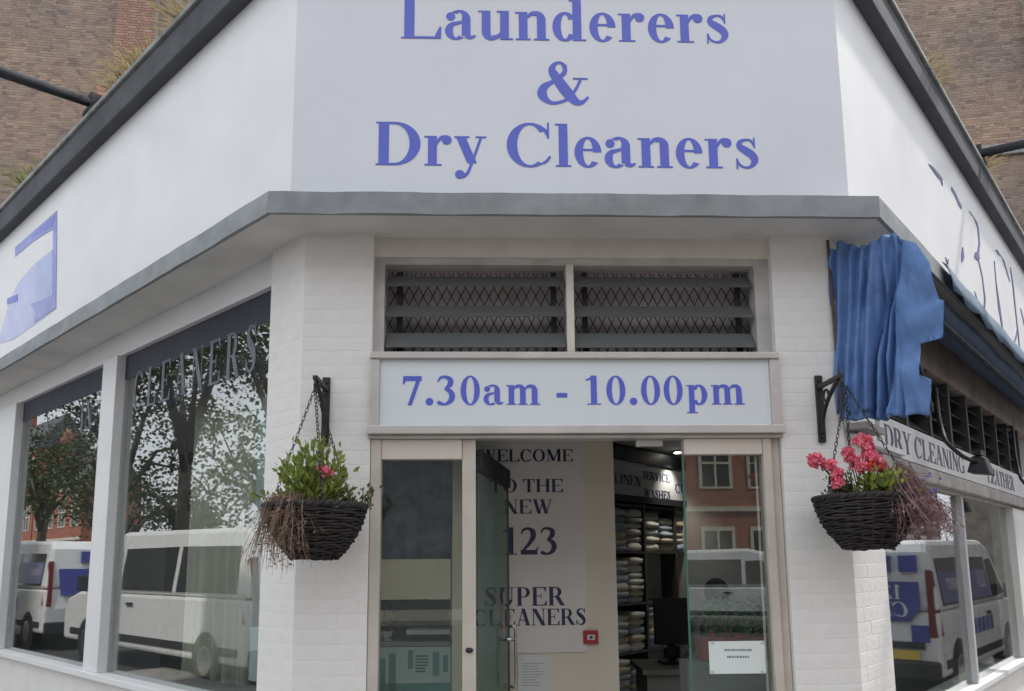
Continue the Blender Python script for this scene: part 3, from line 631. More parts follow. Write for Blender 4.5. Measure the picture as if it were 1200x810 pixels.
# ================================================================== LAMPS
def swan(label, pix, d0, d1):
    n = len(pix); P = [pxR(x, y, d0 + (d1 - d0) * k / (n - 1)) for k, (x, y) in enumerate(pix)]
    t = thing('swan_neck_lamp', label, 'lamp', P[0], 'lamps over the right strip sign')
    sm = [P[0]]
    for a, b, c in zip(P, P[1:], P[2:]):
        sm += [b.lerp(a, .25), b.lerp(a, .1).lerp(b.lerp(c, .1), .5), b.lerp(c, .25)]
    sm.append(P[-1])
    MB().tube(sm, .014, 8).build('arm', M_IRON, t, smooth=True)
    MB().tube([P[0] - nR * .14, P[0]], .014, 8).build('bracket', M_IRON, t)
    e = P[-1]; ax = (P[-1] - P[-2]).normalized(); dn = Vector((-.35, .2, -1)).normalized()
    MB().ball(e, .026, 10, 6).build('knuckle', M_IRON, t, smooth=True)
    hd_ = MB(); u = dR * .085; v = nR * .05; c0 = e + dR * .05
    hd_.hexa([c0 - u + v * 1.3 - UP * .075, c0 + u + v * 1.3 - UP * .075, c0 + u - v * 1.3 - UP * .055, c0 - u - v * 1.3 - UP * .055, c0 - u * .7 + v * .7 + UP * .04, c0 + u * .7 + v * .7 + UP * .04, c0 + u * .7 - v * .7 + UP * .05, c0 - u * .7 - v * .7 + UP * .05])
    hd_.build('lamp_head', M_IRON, t, bevel=.008)
    MB().box(lambda x, y, z: c0 + dR * x + nR * y + UP * z, (-.07, -.02, .051), (.07, .02, .085)).build('cooling_fin', M_IRON, t)
swan('black swan neck lamp beside the blue awning over the strip sign', [(1096, 455), (1100, 490), (1108, 518), (1128, 535), (1147, 543)], .06, .34)
swan('black swan neck lamp at the right picture edge over the strip sign', [(1186, 500), (1190, 535), (1196, 562), (1212, 578), (1228, 588)], .06, .30)
def coping_arm(label, fr, s, end):
    base = fr(s, .10, 5.166); t = thing('floodlight_arm', label, 'lamp arm', base, 'long lamp arms on the coping')
    MB().box(fr, (s - .06, .03, 5.166), (s + .06, .23, 5.20)).build('base_plate', M_DKMET, t)
    MB().box(fr, (s - .04, .10, 5.2), (s + .04, .21, 5.35)).build('post', M_DKMET, t, bevel=.006)
    a = fr(s, .17, 5.275)
    MB().tube([a, a.lerp(end, .5) + UP * .01, end], .040, 10).build('arm', M_DKMET, t, smooth=True)
    MB().box(fr, (s + .05, .08, 5.352), (s + .13, .12, 5.50)).build('junction_box', mat('red_white_tape', (.5, .18, .15), .6, .3, 20), t)
    d = (end - a).normalized()
    MB().box(lambda x, y, z: end + Vector((x, y, z)), (-.14, -.1, -.16), (.14, .1, -.02)).build('lamp_head', M_DKMET, t, bevel=.01)
    MB().tube([fr(s - .02, .05, 5.20), fr(s - .02, .05, 5.42), fr(s - .12, .05, 5.43)], .008, 6).build('cable_hook', M_IRON, t)
coping_arm('dark lamp arm reaching out from the left coping', FL, 2.86, FL(2.86, 1.6, 5.14))
coping_arm('dark lamp arm reaching out from the right coping', FR, 3.62, FR(3.62, 1.6, 5.10))

# ================================================================== WEEDS ON THE COPING
def blades(mb, c, n, h, spread, q, w=.006, droop=.4):
    for _ in range(n):
        a = q.uniform(0, 6.283); r = q.uniform(0, spread); b = Vector(c) + Vector((math.cos(a) * r * .5, math.sin(a) * r * .5, 0))
        hh = h * q.uniform(.5, 1.1); lean = Vector((math.cos(a), math.sin(a), 0)) * r * 1.4; sd = Vector((-math.sin(a), math.cos(a), 0)) * w
        p1 = b + lean * .4 + UP * hh * .6; p2 = b + lean * 1.1 + UP * hh * (1 - droop * q.random())
        mb.add([b - sd, b + sd, p1 + sd * .8, p2, p1 - sd * .8], [(0, 1, 2, 4), (4, 2, 3)])
def leaf(mb, p, dirv, size, q, wide=.5):
    dirv = dirv.normalized(); sd = dirv.cross(Vector((q.uniform(-1, 1), q.uniform(-1, 1), q.uniform(-1, 1)))).normalized() * size * wide * .5; nn = dirv.cross(sd).normalized() * size * .12
    a = Vector(p); mb.add([a, a + dirv * size * .45 + sd + nn, a + dirv * size, a + dirv * size * .45 - sd + nn, a + dirv * size * .5], [(0, 1, 4), (1, 2, 4), (2, 3, 4), (3, 0, 4)])
M_STRAW = mat('dry_weed', (.50, .42, .22), .8, .3, 20, trans=.2)
M_WEEDG = mat('green_weed', (.26, .29, .09), .7, .3, 20, trans=.25)
for i, (fr, s, h, m, lab) in enumerate(((FL, 2.45, .26, M_STRAW, 'straw coloured weed behind the left lamp arm'), (FL, 2.15, .24, M_STRAW, 'low dry weed on the left coping by the brick pilaster'), (FL, 4.75, .28, M_WEEDG, 'green weed tuft on the left coping at the picture edge'),
                                 (FR, 3.95, .30, M_STRAW, 'yellow weed tuft below the right lamp arm'), (FL, 1.3, .10, M_STRAW, 'tiny weed near the top of the left coping'), (FR, 1.9, .06, M_STRAW, 'tiny weed near the top of the right coping'))):
    q = random.Random(40 + i); mb = MB(); blades(mb, fr(s, -.04, 5.16), 240, h, .26, q, .010)
    for _ in range(90):
        p = fr(s, -.04, 5.18) + Vector((q.gauss(0, .08), q.gauss(0, .08), abs(q.gauss(.4, .25)) * h)); leaf(mb, p, Vector((q.uniform(-1, 1), q.uniform(-1, 1), q.uniform(-.2, 1))), .04, q)
    tag(mb.build('weed', m), lab, 'weed')

# ================================================================== HANGING BASKETS
RB, HB = .232, .24
def bprof(t):  # t 0 bottom .. 1 rim
    return .105 + (RB - .105) * (1 - (1 - t) ** 1.75)
def bracket(label, base):
    t = thing('basket_bracket', label, 'bracket', base, 'wall brackets of the hanging baskets')
    def B(x, d, z): return base + dF * x + nF * d + UP * z
    MB().box(B, (-.020, .001, 0), (.020, .016, .36)).build('back_plate', M_IRON, t, bevel=.004)
    for z in (.03, .33): MB().ball(B(0, .017, z), .010, 8, 4).build('screw', M_IRON, t)
    MB().box(B, (-.012, .0165, .285), (.012, .27, .307)).build('top_arm', M_IRON, t, bevel=.003)
    pts = [B(0, .02 + .21 * (k / 10) ** 1.7, .05 + .235 * (k / 10) ** .75) for k in range(11)]
    MB().tube(pts, .011, 6).build('curved_strut', M_IRON, t)
    MB().tube([B(.0, .085 + .03 * math.cos(a), .235 + .03 * math.sin(a)) for a in [k * math.pi / 8 for k in range(17)]], .007, 6).build('scroll', M_IRON, t)
    MB().tube([B(0, .26, .285), B(0, .272, .26), B(0, .262, .24), B(0, .25, .25)], .007, 6).build('hook', M_IRON, t)
    return B(0, .262, .245)
def chain(mb, a, b):
    n = max(4, int((b - a).length / .021)); t = (b - a).normalized(); u = t.orthogonal().normalized(); w = t.cross(u)
    for k in range(n):
        c = a.lerp(b, (k + .5) / n); x = u if k % 2 else w
        pts = [c + t * (.0135 * math.cos(q_)) + x * (.0068 * math.sin(q_)) for q_ in [j * math.pi / 4 for j in range(9)]]
        mb.tube(pts, .0022, 4, False)
def basket(label, hook, ctr, turn):
    t = thing('hanging_basket', label, 'hanging basket', ctr, 'hanging baskets on the piers')
    q = random.Random(int(turn * 100)); NS = 22; rows = 26
    for i in range(rows):
        tz = (i + .5) / rows; z = tz * HB; r = bprof(tz); pts = []
        for k in range(89):
            a = 2 * math.pi * k / 88; rr = r + .0045 * math.cos(a * NS / 2 + math.pi * (i % 2)) + .0025 * math.sin(a * 5 + i * 2.2) ; pts.append(ctr + Vector((math.cos(a) * rr, math.sin(a) * rr, z + .004 * math.sin(a * 3 + i * 1.9) + .002 * math.sin(a * 13 + i))))
        MB().tube(pts, .0050 + q.uniform(-.0006, .0010), 5, False).build('wicker_strand', M_WICKER, t, smooth=True)
    for k in range(NS):
        a = 2 * math.pi * (k + .5) / NS
        MB().tube([ctr + Vector((math.cos(a) * bprof(j / 6), math.sin(a) * bprof(j / 6), HB * j / 6 + .002)) for j in range(7)], .0045, 5).build('wicker_stake', M_WICKER, t)
    rim = MB()
    for o_ in (0, 1):
        rim.tube([ctr + Vector((math.cos(a) * (RB + .006 * math.cos(a * 20 + o_ * 3.1)), math.sin(a) * (RB + .006 * math.cos(a * 20 + o_ * 3.1)), HB + .008 + .006 * math.sin(a * 20 + o_ * 3.1))) for a in [k * 2 * math.pi / 120 for k in range(121)]], .010, 6, False)
    rim.build('woven_rim', M_WICKER, t, smooth=True)
    mb = MB(); n = 24; mb.add([ctr + Vector((math.cos(2 * math.pi * k / n) * bprof(j) * .955, math.sin(2 * math.pi * k / n) * bprof(j) * .955, HB * j * .98 + .003)) for j in (0, .5, .97) for k in range(n)], [tuple(range(n)), tuple(range(2 * n, 3 * n))] + [(j * n + k, j * n + (k + 1) % n, (j + 1) * n + (k + 1) % n, (j + 1) * n + k) for j in (0, 1) for k in range(n)])
    mb.build('soil_liner', mat('soil', (.03, .022, .018), .95, .3, 20, .6), t)
    for k in range(3):
        a = turn + k * 2.0944; cm = MB(); chain(cm, hook, ctr + Vector((math.cos(a) * RB * .98, math.sin(a) * RB * .98, HB + .01))); cm.build('chain', M_IRON, t)
    return t
def bush(name, label, cat, c, r, n, m, size, seed, zs=1, up=.5, wide=.55, stems=True, group=None):
    q = random.Random(seed); t = thing(name, label, cat, c); mb = MB(); st = MB(); c = Vector(c)
    tips = []
    for _ in range(max(6, n // 22)):
        a = q.uniform(0, 6.283); k = q.random() ** .5; e = c + Vector((math.cos(a) * r * k, math.sin(a) * r * k, r * zs * q.uniform(.35, 1.15) * (1.15 - .55 * k))); tips.append(e)
        st.tube([c + Vector((math.cos(a) * r * k * .25, math.sin(a) * r * k * .25, 0)), c.lerp(e, .55) + UP * .015, e], [.0035, .003, .002], 4)
    for i in range(n):
        e = q.choice(tips); f = q.uniform(.35, 1.05); p = c.lerp(e, f) + Vector((q.gauss(0, 1), q.gauss(0, 1), q.gauss(0, 1))) * size * .55
        d = (p - c).normalized() * .7 + Vector((q.uniform(-1, 1), q.uniform(-1, 1), q.uniform(-.3, 1))) * .8 + UP * up * .4; leaf(mb, p, d, size * q.uniform(.6, 1.25), q, wide)
    st.build('stems', M_STEM, t); mb.build('leaves', m, t)
    return t
M_STEM = mat('plant_stem', (.10, .13, .04), .7, .2, 20)
M_LEAFY = mat('yellow_green_leaf', (.29, .34, .07), .5, .3, 30, col2=(.11, .17, .03), trans=.3)
M_LEAFG = mat('dark_green_leaf', (.060, .11, .030), .5, .3, 30, col2=(.025, .05, .02), trans=.25)
M_DRY = mat('dried_brown_vine', (.28, .19, .14), .85, .3, 30)
M_PURP = mat('purple_brown_grass', (.30, .18, .18), .8, .3, 30, trans=.15)
M_PINK = mat('pink_petal', (.95, .25, .35), .55, .15, 30, trans=.25)
M_CORAL = mat('coral_petal', (.92, .20, .15), .55, .15, 30, trans=.25)
M_VIOL = mat('violet_petal', (.20, .16, .55), .55, .15, 30, trans=.2)
def trail(name, label, c, a0, a1, n, lmin, lmax, m, seed, r=.22, out=.1, cat='plant', w=.0022, rise=.05, wisps=3):
    q = random.Random(seed); t = thing(name, label, cat, c); mb = MB(); c = Vector(c)
    for _ in range(n):
        a = q.uniform(a0, a1); d = Vector((math.cos(a), math.sin(a), 0)); L = q.uniform(lmin, lmax); o = out * q.uniform(.4, 1.3); jit = Vector((q.gauss(0, .02), q.gauss(0, .02), 0))
        p = [c + d * r * q.uniform(.35, .8) + jit, c + d * r * .98 + jit + UP * rise * q.uniform(.3, 1.5), c + d * (r + o * .7) + jit * 1.4 - UP * L * .35, c + d * (r + o) + jit * 2.2 - UP * L * .75, c + d * (r + o * .9) + jit * 2.6 + Vector((q.gauss(0, .012), q.gauss(0, .012), -L))]
        mb.tube(p, [w, w, w, w * .8, w * .4], 3, False)
        for k in range(wisps):
            f = q.uniform(.2, .95); i = min(3, int(f * 4)); b = p[i].lerp(p[i + 1], f * 4 - i); mb.tube([b, b + Vector((q.gauss(0, .022), q.gauss(0, .022), q.gauss(-.012, .02)))], [w * .8, w * .3], 3, False)
            leaf(mb, b, Vector((q.gauss(0, 1), q.gauss(0, 1), q.gauss(-.4, .7))), q.uniform(.010, .022), q, .5)
    mb.build('strands', m, t); return t
def flower_head(mb, c, q, r=.03, n=26, ps=.02):
    for _ in range(n):
        d = Vector((q.gauss(0, 1), q.gauss(0, 1), q.gauss(.3, .8))).normalized(); p = Vector(c) + d * r * q.uniform(.4, 1)
        s1 = d.orthogonal().normalized(); s2 = d.cross(s1)
        for k in range(5):
            a = k * 1.2566 + q.random(); e = (s1 * math.cos(a) + s2 * math.sin(a)); leaf(mb, p, e + d * .35, ps * q.uniform(.4, .65), q, .9)
# left basket
hkL = bracket('black iron bracket on the left pier', pxF(381, 523, .002))
zL = 1.62
cL_ = Vector((hkL.x + .02, hkL.y, zL)); basket('dark wicker hanging basket with a leafy bush on the left pier', hkL, cL_, .9)
top = cL_ + UP * (HB - .01)
bush('leafy_plant', 'yellow green leafy bush in the left hanging basket', 'plant', top + Vector((-.01, -.02, 0)), .17, 780, M_LEAFY, .042, 3, 1.75)
bush('leafy_plant', 'low sprawling green plant at the left side of the left basket', 'plant', top + Vector((-.17, -.02, 0)), .14, 210, M_LEAFY, .028, 4, .7)
bush('leafy_plant', 'low sprawling green plant at the right side of the left basket', 'plant', top + Vector((.18, -.02, 0)), .13, 200, mat('olive_leaf', (.13, .16, .06), .6, .3, 30, trans=.25), .026, 5, .85)
trail('dried_vine', 'dried brown vine trailing over the front of the left basket', top, R(205), R(268), 190, .04, .30, M_DRY, 6, .21, .025, w=.0014)
q = random.Random(8); fl = thing('flower', 'single pink flower in the left hanging basket', 'flower', top + Vector((.06, -.10, 0)))
mb = MB(); fc = top + Vector((.062, -.12, .175)); flower_head(mb, fc, q, .026, 12, .036); flower_head(mb, fc + Vector((.035, 0, -.015)), q, .012, 5, .03); mb.build('petals', M_PINK, fl); MB().tube([top + Vector((.05, -.06, 0)), fc], .003, 5).build('stem', M_STEM, fl)
# right basket
hkR = bracket('black iron bracket on the right pier', pxF(963, 519, .002))
cR_ = Vector((hkR.x + .075, hkR.y, 1.645)); basket('dark wicker hanging basket with pink geraniums on the right pier', hkR + Vector((.02, 0, 0)), cR_, 1.4)
top = cR_ + UP * (HB - .01)
bush('leafy_plant', 'green leafy plant in the middle of the right basket', 'plant', top + Vector((.0, -.13, 0)), .13, 420, M_LEAFY, .036, 13, 1.15)
bush('leafy_plant', 'dark low plant at the left of the right basket', 'plant', top + Vector((-.13, -.03, 0)), .11, 230, mat('dull_leaf', (.09, .085, .055), .6, .3, 30, trans=.2), .028, 14, 1.1)
trail('trailing_grass', 'purple brown grass spilling over the right side of the right basket', top + UP * .02, R(-80), R(15), 200, .06, .22, M_PURP, 16, .19, .12, rise=.11, wisps=5, w=.0016)
q = random.Random(21)
ge = thing('geranium', 'bright pink geranium standing in the right hanging basket', 'flower', top + Vector((-.08, -.05, 0)))
for x, y, z, r, m in ((-.285, -.10, .195, .030, M_PINK), (-.265, -.1, .18, .022, M_PINK), (-.215, -.12, .165, .022, M_PINK), (-.195, -.13, .12, .025, M_PINK), (-.195, -.13, .08, .024, M_PINK), (-.10, -.10, .185, .030, M_PINK), (-.11, -.08, .225, .026, M_PINK), (-.05, -.10, .285, .034, M_PINK), (-.015, -.1, .285, .022, M_PINK), (-.02, -.12, .215, .034, M_PINK), (.0, -.13, .18, .030, M_PINK), (-.01, -.1, .245, .026, M_PINK), (.03, -.13, .15, .022, M_CORAL), (-.03, -.13, .16, .024, M_CORAL), (-.075, -.14, .15, .022, M_PINK)):
    f = top + Vector((x * .95, y, z)); mb = MB(); flower_head(mb, f, q, r * 1.15, 26, .036); mb.build('flower_head', m, ge)
    MB().tube([top + Vector((x * .35, y * .4, 0)), top + Vector((x * .75, y * .9, z * .7)), f], .0028, 5).build('stem', M_STEM, ge)
lob = thing('lobelia', 'tiny violet flowers at the far right of the right basket', 'flower', top + Vector((.2, 0, 0)))
mb = MB(); st = MB()
for _ in range(26):
    p = top + Vector((q.gauss(.29, .05), q.gauss(-.03, .05), q.uniform(-.10, .12))); flower_head(mb, p, q, .006, 3, .016); st.tube([top + Vector((.17, -.02, .0)), top.lerp(p, .7) + UP * .05, p], .0016, 3)
mb.build('petals', M_VIOL, lob); st.build('stems', M_DRY, lob)

# ================================================================== INSIDE THE SHOP
M_BEIGE = mat('beige_panel_paint', (.60, .50, .38), .6, .05, 3)
def fquad(mb, x0, y0, x1, y1, d, th):  # box on a plane parallel to the front, corners given as pixels
    a = pxF(x0, y1, d); b = pxF(x1, y0, d); s0 = (a - OF).dot(dF); s1 = (b - OF).dot(dF); return mb.box(FF, (s0, d - th, a.z), (s1, d, b.z))
pw = MB(); fquad(pw, 500, 440, 716, 1100, -1.12, .14)
pwo = pw.build('welcome_partition', mat('partition_cream', (.86, .76, .64), .65, .04, 3)); tag(pwo, 'cream partition wall just inside the entrance', 'partition')
wp = thing('welcome_panel', 'pale panel with navy WELCOME lettering inside the entrance', 'sign', FF(-.1, -1.1, 1.0))
mb = MB(); fquad(mb, 548, 500, 683, 766, -1.11, .009); mb.build('board', mat('welcome_board', (.86, .81, .78), .5, .03, 3), wp)
PXM = 890 / 5.02
for t, yb, cap, cx, xs in (('WELCOME', 541, 14.5, 617, .95), ('TO THE', 577, 15.5, 617, 1.0), ('NEW', 602, 16.5, 619, 1.0), ('123', 650, 31, 621, 1.0), ('SUPER', 710, 21, 615, .92), ('CLEANERS', 733, 18.5, 621, .88)):
    p = pxF(cx, yb, -1.1095); em = cap / PXM / .676
    write(wp, t, p, dF, UP, em, M_NAVY, center=0, xs=xs, thick=.002)
cpn = thing('fire_call_point', 'small red fire alarm call point on the cream partition', 'alarm', pxF(692, 756, -1.11))
mb = MB(); fquad(mb, 684, 739, 701, 755, -1.09, .029); mb.build('case', mat('red_plastic', (.45, .03, .03), .35, .05), cpn, bevel=.004)
mb = MB(); fquad(mb, 688.5, 744, 697, 750, -1.087, .0025); mb.build('press_window', M_SILK, cpn)
mb = MB(); fquad(mb, 691, 745.5, 694.5, 748.5, -1.085, .0015); mb.build('press_mark', M_NAVY, cpn)
nc = thing('paper_notice', 'white paper notice taped under the welcome panel', 'notice', pxF(624, 800, -1.11))
mb = MB(); fquad(mb, 607, 767, 643, 812, -1.108, .010); mb.build('sheet', M_SILK, nc)
for k in range(9):
    mb = MB(); w = rnd.uniform(.6, 1); fquad(mb, 612, 777 + k * 3.2, 612 + 26 * w, 778.3 + k * 3.2, -1.1072, .0006); mb.build('text_line', mat('faint_print', (.55, .50, .62), .6), nc)
gn = thing('paper_notice', 'white notice stuck on the right glass panel of the entrance', 'notice', pxF(864, 790, -.037))
mb = MB(); fquad(mb, 832, 751, 896, 790, -.0375, .0022); mb.build('sheet', mat('pale_notice_paper', (.70, .76, .73), .6, .03), gn)
for y, x0, x1 in ((762, 849, 880), (770, 852, 878)):
    x = x0
    while x < x1:
        w = rnd.uniform(1.2, 3.2); mb = MB(); fquad(mb, x, y - 1.4, x + w, y + 1.2, -.0371, .0003); mb.build('print_mark', mat('grey_print', (.20, .26, .27), .6), gn); x += w + rnd.uniform(.5, 1.1)
for x, y in ((833, 752), (891.5, 752), (833, 786), (891.5, 786)):
    mb = MB(); fquad(mb, x, y, x + 4, y + 3.5, -.0369, .0005); mb.build('tape', mat('tape', (.55, .55, .50), .3), gn)
# screen behind the left side light
sc = thing('window_screen', 'beige framed screen with shelves behind the left glass panel', 'screen', FF(-.76, -.34, .03))
mb = MB(); fquad(mb, 529, 500, 556, 1100, -.30, .05); mb.build('post', M_BEIGE, sc)
mb = MB(); fquad(mb, 444, 655, 528, 703, -.305, .03); mb.build('middle_board', M_BEIGE, sc)
mb = MB(); fquad(mb, 436, 703, 528, 765, -.52, .02); mb.build('dark_backing', mat('dark_green_grey', (.05, .065, .06), .6, .2, 5), sc)
mb = MB(); fquad(mb, 476, 738, 528, 744, -.33, .17); mb.build('shelf', mat('pale_shelf', (.42, .40, .36), .6), sc)
mb = MB(); fquad(mb, 440, 752, 528, 758, -.32, .15); mb.build('lower_shelf', mat('grey_shelf', (.2, .2, .2), .6), sc)
mb = MB(); fquad(mb, 436, 758, 528, 1000, -.31, .02); mb.build('poster', mat('grey_green_poster', (.36, .43, .42), .5, .08, 3), sc)
for x0, x1, y0, y1 in ((442, 452, 772, 830), (455, 464, 766, 820), (478, 484, 762, 784), (507, 515, 764, 792), (519, 525, 768, 788), (442, 528, 800, 840)):
    mb = MB(); fquad(mb, x0, y0, x1, y1, -.3085, .0012); mb.build('poster_print', mat('teal_print', (.06, .20, .17), .5), sc)
for k in range(6):
    mb = MB(); fquad(mb, 487, 768 + k * 3.6, 487 + rnd.uniform(9, 17), 770 + k * 3.6, -.3085, .0012); mb.build('poster_line', mat('dark_teal', (.03, .10, .09), .5), sc)
def FC(s, d, z): return FF(s, d, z)
sA = (pxF(444, 600, -.36) - OF).dot(dF); sB = (pxF(532, 600, -.36) - OF).dot(dF)
curtain('grey blue net curtain behind the left glass panel of the entrance', FC, sA - .05, sB, -.40, 1.56, 2.32, mat('grey_blue_net', (.17, .20, .24), .85, .35, 9, trans=.25), 60, .012, 5)
dp = thing('potted_flower', 'small dark plant with pink flowers behind the left glass panel', 'plant', pxF(450, 752, -.40))
q = random.Random(77); mb = MB(); b_ = pxF(452, 750, -.41); 
for _ in range(160): leaf(mb, b_ + Vector((q.gauss(0, .035), q.gauss(0, .03), abs(q.gauss(.09, .06)))), Vector((q.gauss(0, 1), q.gauss(0, 1), .5)), .035, q)
mb.build('leaves', M_LEAFG, dp); mb = MB(); flower_head(mb, pxF(446, 720, -.37), q, .012, 8, .02); flower_head(mb, pxF(456, 719, -.37), q, .012, 8, .02); mb.build('petals', mat('dull_pink_petal', (.45, .15, .18), .6), dp)
MB().tube([b_ - UP * .01, b_ + UP * .05], [.03, .04], 10).build('pot', mat('white_pot', (.5, .5, .5), .4), dp)

# back room: shelving along the wall facing the right wing
DS = -3.0
def FS(s, d, z): return FR(s, DS + d, z)
def pxS(x, y, d=0): return hit(x, y, FS(0, d, 0), nR)
sv = lambda x, y=600: (pxS(x, y) - CR).dot(dR)
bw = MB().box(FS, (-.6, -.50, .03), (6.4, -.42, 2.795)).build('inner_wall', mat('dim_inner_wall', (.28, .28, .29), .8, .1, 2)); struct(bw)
un = thing('shelf_unit', 'dark tall shelving unit with open bays along the back wall', 'shelves', FS(3.5, -.2, .03))
S0 = sv(713); M_SHELF = mat('dark_shelf_board', (.10, .095, .09), .6, .2, 6)
bays = [S0 - .62, S0 + .02, S0 + .66, S0 + 1.30, S0 + 1.94, S0 + 2.58]
zsh = [.12, .70, 1.18, 1.70, 2.18]
for b in bays: MB().box(FS, (b - .015, -.40, .03), (b + .015, 0, 2.20)).build('upright', M_SHELF, un)
for z in zsh: MB().box(FS, (bays[0] + .016, -.395, z - .022), (bays[-1] - .016, -.004, z)).build('shelf_board', M_SHELF, un) if False else [MB().box(FS, (a + .0155, -.395, z - .022), (b - .0155, -.004, z)).build('shelf_board', M_SHELF, un) for a, b in zip(bays, bays[1:])]
MB().box(FS, (bays[0], -.415, .03), (bays[-1], -.402, 2.2)).build('back_panel', M_SHELF, un)
hsn = thing('category_sign', 'grey overhead board with linen and service wash lettering', 'sign', FS(3.4, 0, 2.23))
MB().box(FS, (bays[0], -.3, 2.202), (bays[-1] + .6, .03, 2.27)).build('lower_band', mat('black_band', (.02, .022, .03), .5), hsn)
MB().box(FS, (bays[0], -.3, 2.272), (bays[-1] + .6, .02, 2.62)).build('board', mat('grey_sign_board', (.40, .41, .42), .5, .03), hsn)
MB().box(FS, (bays[0], -.3, 2.622), (bays[-1] + .6, .04, 2.76)).build('upper_band', mat('black_band', (.02, .022, .03), .5), hsn)
for t, px, py, cap, xs in (('LINEN', 720, 566, .10, 1.05), ('SERVICE', 753, 561, .085, 1.0), ('WASHES', 755, 582, .085, 1.0), ('CURTAINS', 791, 577, .10, 1.1)):
    p = pxS(px, py, .0205); write(hsn, t, p, dR, UP, cap / .676, M_NAVY, xs=xs, thick=.002)
q = random.Random(55)
LIN = [mat('linen_white', (.52, .50, .45), .9, .12, 6, .4, 25), mat('linen_cream', (.48, .42, .31), .9, .14, 6, .4, 25), mat('linen_grey', (.36, .36, .36), .9, .12, 6, .4, 25), mat('linen_blue', (.30, .34, .40), .9, .12, 6, .4, 25)]
LNAME = ['white', 'cream', 'grey', 'pale blue']
def linen_mesh(w, dp_, h, seed):
    qq = random.Random(seed); mb = MB(); rows = []; nu = 20
    for j in range(5):
        y = (j / 4 - .5) * dp_; e = .86 if j in (0, 4) else 1; row = []
        for k in range(nu + 1):
            a = 2 * math.pi * k / nu; c, s = math.cos(a), math.sin(a); ex = .38
            row.append(Vector((math.copysign(abs(c) ** ex, c) * w / 2 * e * (1 + .03 * math.sin(a * 3 + seed)), y, (math.copysign(abs(s) ** .55, s) * .5 + .5) * h * (1 - .12 * math.cos(a * 2 + seed) ** 2) * (e * .5 + .5) + .004 * math.sin(a * 5 + j))))
        rows.append(row)
    mb.grid(rows); n = nu + 1
    mb.f.append(tuple(range(nu))); mb.f.append(tuple(4 * n + k for k in range(nu)))
    return mb
variants = [linen_mesh(.295, .36, h, i).build('folded_linen', LIN[0], smooth=True) for i, h in enumerate((.058, .07, .085))]
vm = [v.data for v in variants]
for v in variants: bpy.data.objects.remove(v)
angS = math.atan2(dR.y, dR.x)
rown = {0: 'lowest', 1: 'second lowest', 2: 'middle', 3: 'uppermost'}; ordn = ['bottom', 'second', 'third', 'fourth', 'fifth', 'sixth', 'seventh']; bayn = ['', 'first', 'second', 'third', 'fourth']
fill = {3: [(1, 2), (2, 2), (3, 2), (4, 2)], 2: [(1, 2), (4, 2)], 1: [(1, 2), (2, 1)], 0: [(1, 2)]}
for ri, lst in fill.items():
    for bay, cols in lst:
        for c in range(cols):
            z = zsh[ri] + .001; top_ = zsh[ri + 1] - .04; lev = 0
            while True:
                vi = q.randrange(3); h = (.058, .07, .085)[vi]
                if z + h > top_ or lev > 6: break
                s = bays[bay] + .165 + c * .30 + q.uniform(-.012, .012); p = FS(s, -.19 + q.uniform(-.012, .012), z); mi = q.choice((0, 0, 1, 2, 1, 3))
                me = vm[vi].copy(); me.materials.clear(); me.materials.append(LIN[mi])
                o = bpy.data.objects.new('folded_linen', me); COL.objects.link(o); o.location = p; o.rotation_euler = (0, 0, angS + q.uniform(-.03, .03))
                tag(o, '%s folded laundry, %s in the %s stack, %s shelf, %s bay' % (LNAME[mi], ordn[lev], ('left', 'right')[c], rown[ri], bayn[bay]), 'laundry', 'folded laundry on the shelves')
                z += h + .002; lev += 1
# counter with till screen
ct = thing('counter', 'low pale service counter in the dark back room', 'counter', Vector((1.55, 6.3, .03)))
MB().box(W, (1.02, 6.0, .03), (2.5, 6.55, .74)).build('front', mat('counter_front', (.32, .31, .29), .6, .05), ct)
MB().box(W, (.98, 5.95, .741), (2.55, 6.6, .78)).build('top', mat('counter_top', (.25, .24, .22), .4, .05), ct)
ti = thing('till_screen', 'black till screen standing on the counter', 'screen', Vector((1.27, 6.3, .78)))
MB().box(W, (1.14, 6.28, .93), (1.42, 6.32, 1.30)).build('screen', mat('black_plastic', (.012, .012, .014), .35), ti, bevel=.006)
MB().box(W, (1.25, 6.30, .80), (1.31, 6.35, .929)).build('stand', mat('black_plastic', (.012, .012, .014), .35), ti)
MB().box(W, (1.18, 6.22, .781), (1.38, 6.42, .80)).build('base', mat('black_plastic', (.012, .012, .014), .35), ti)
lb = linen_mesh(.36, .26, .10, 4).build('laundry_bag', LIN[2], smooth=True); lb.location = Vector((1.52, 6.15, .781)); tag(lb, 'grey laundry bag lying on the counter next to the till screen', 'bag')
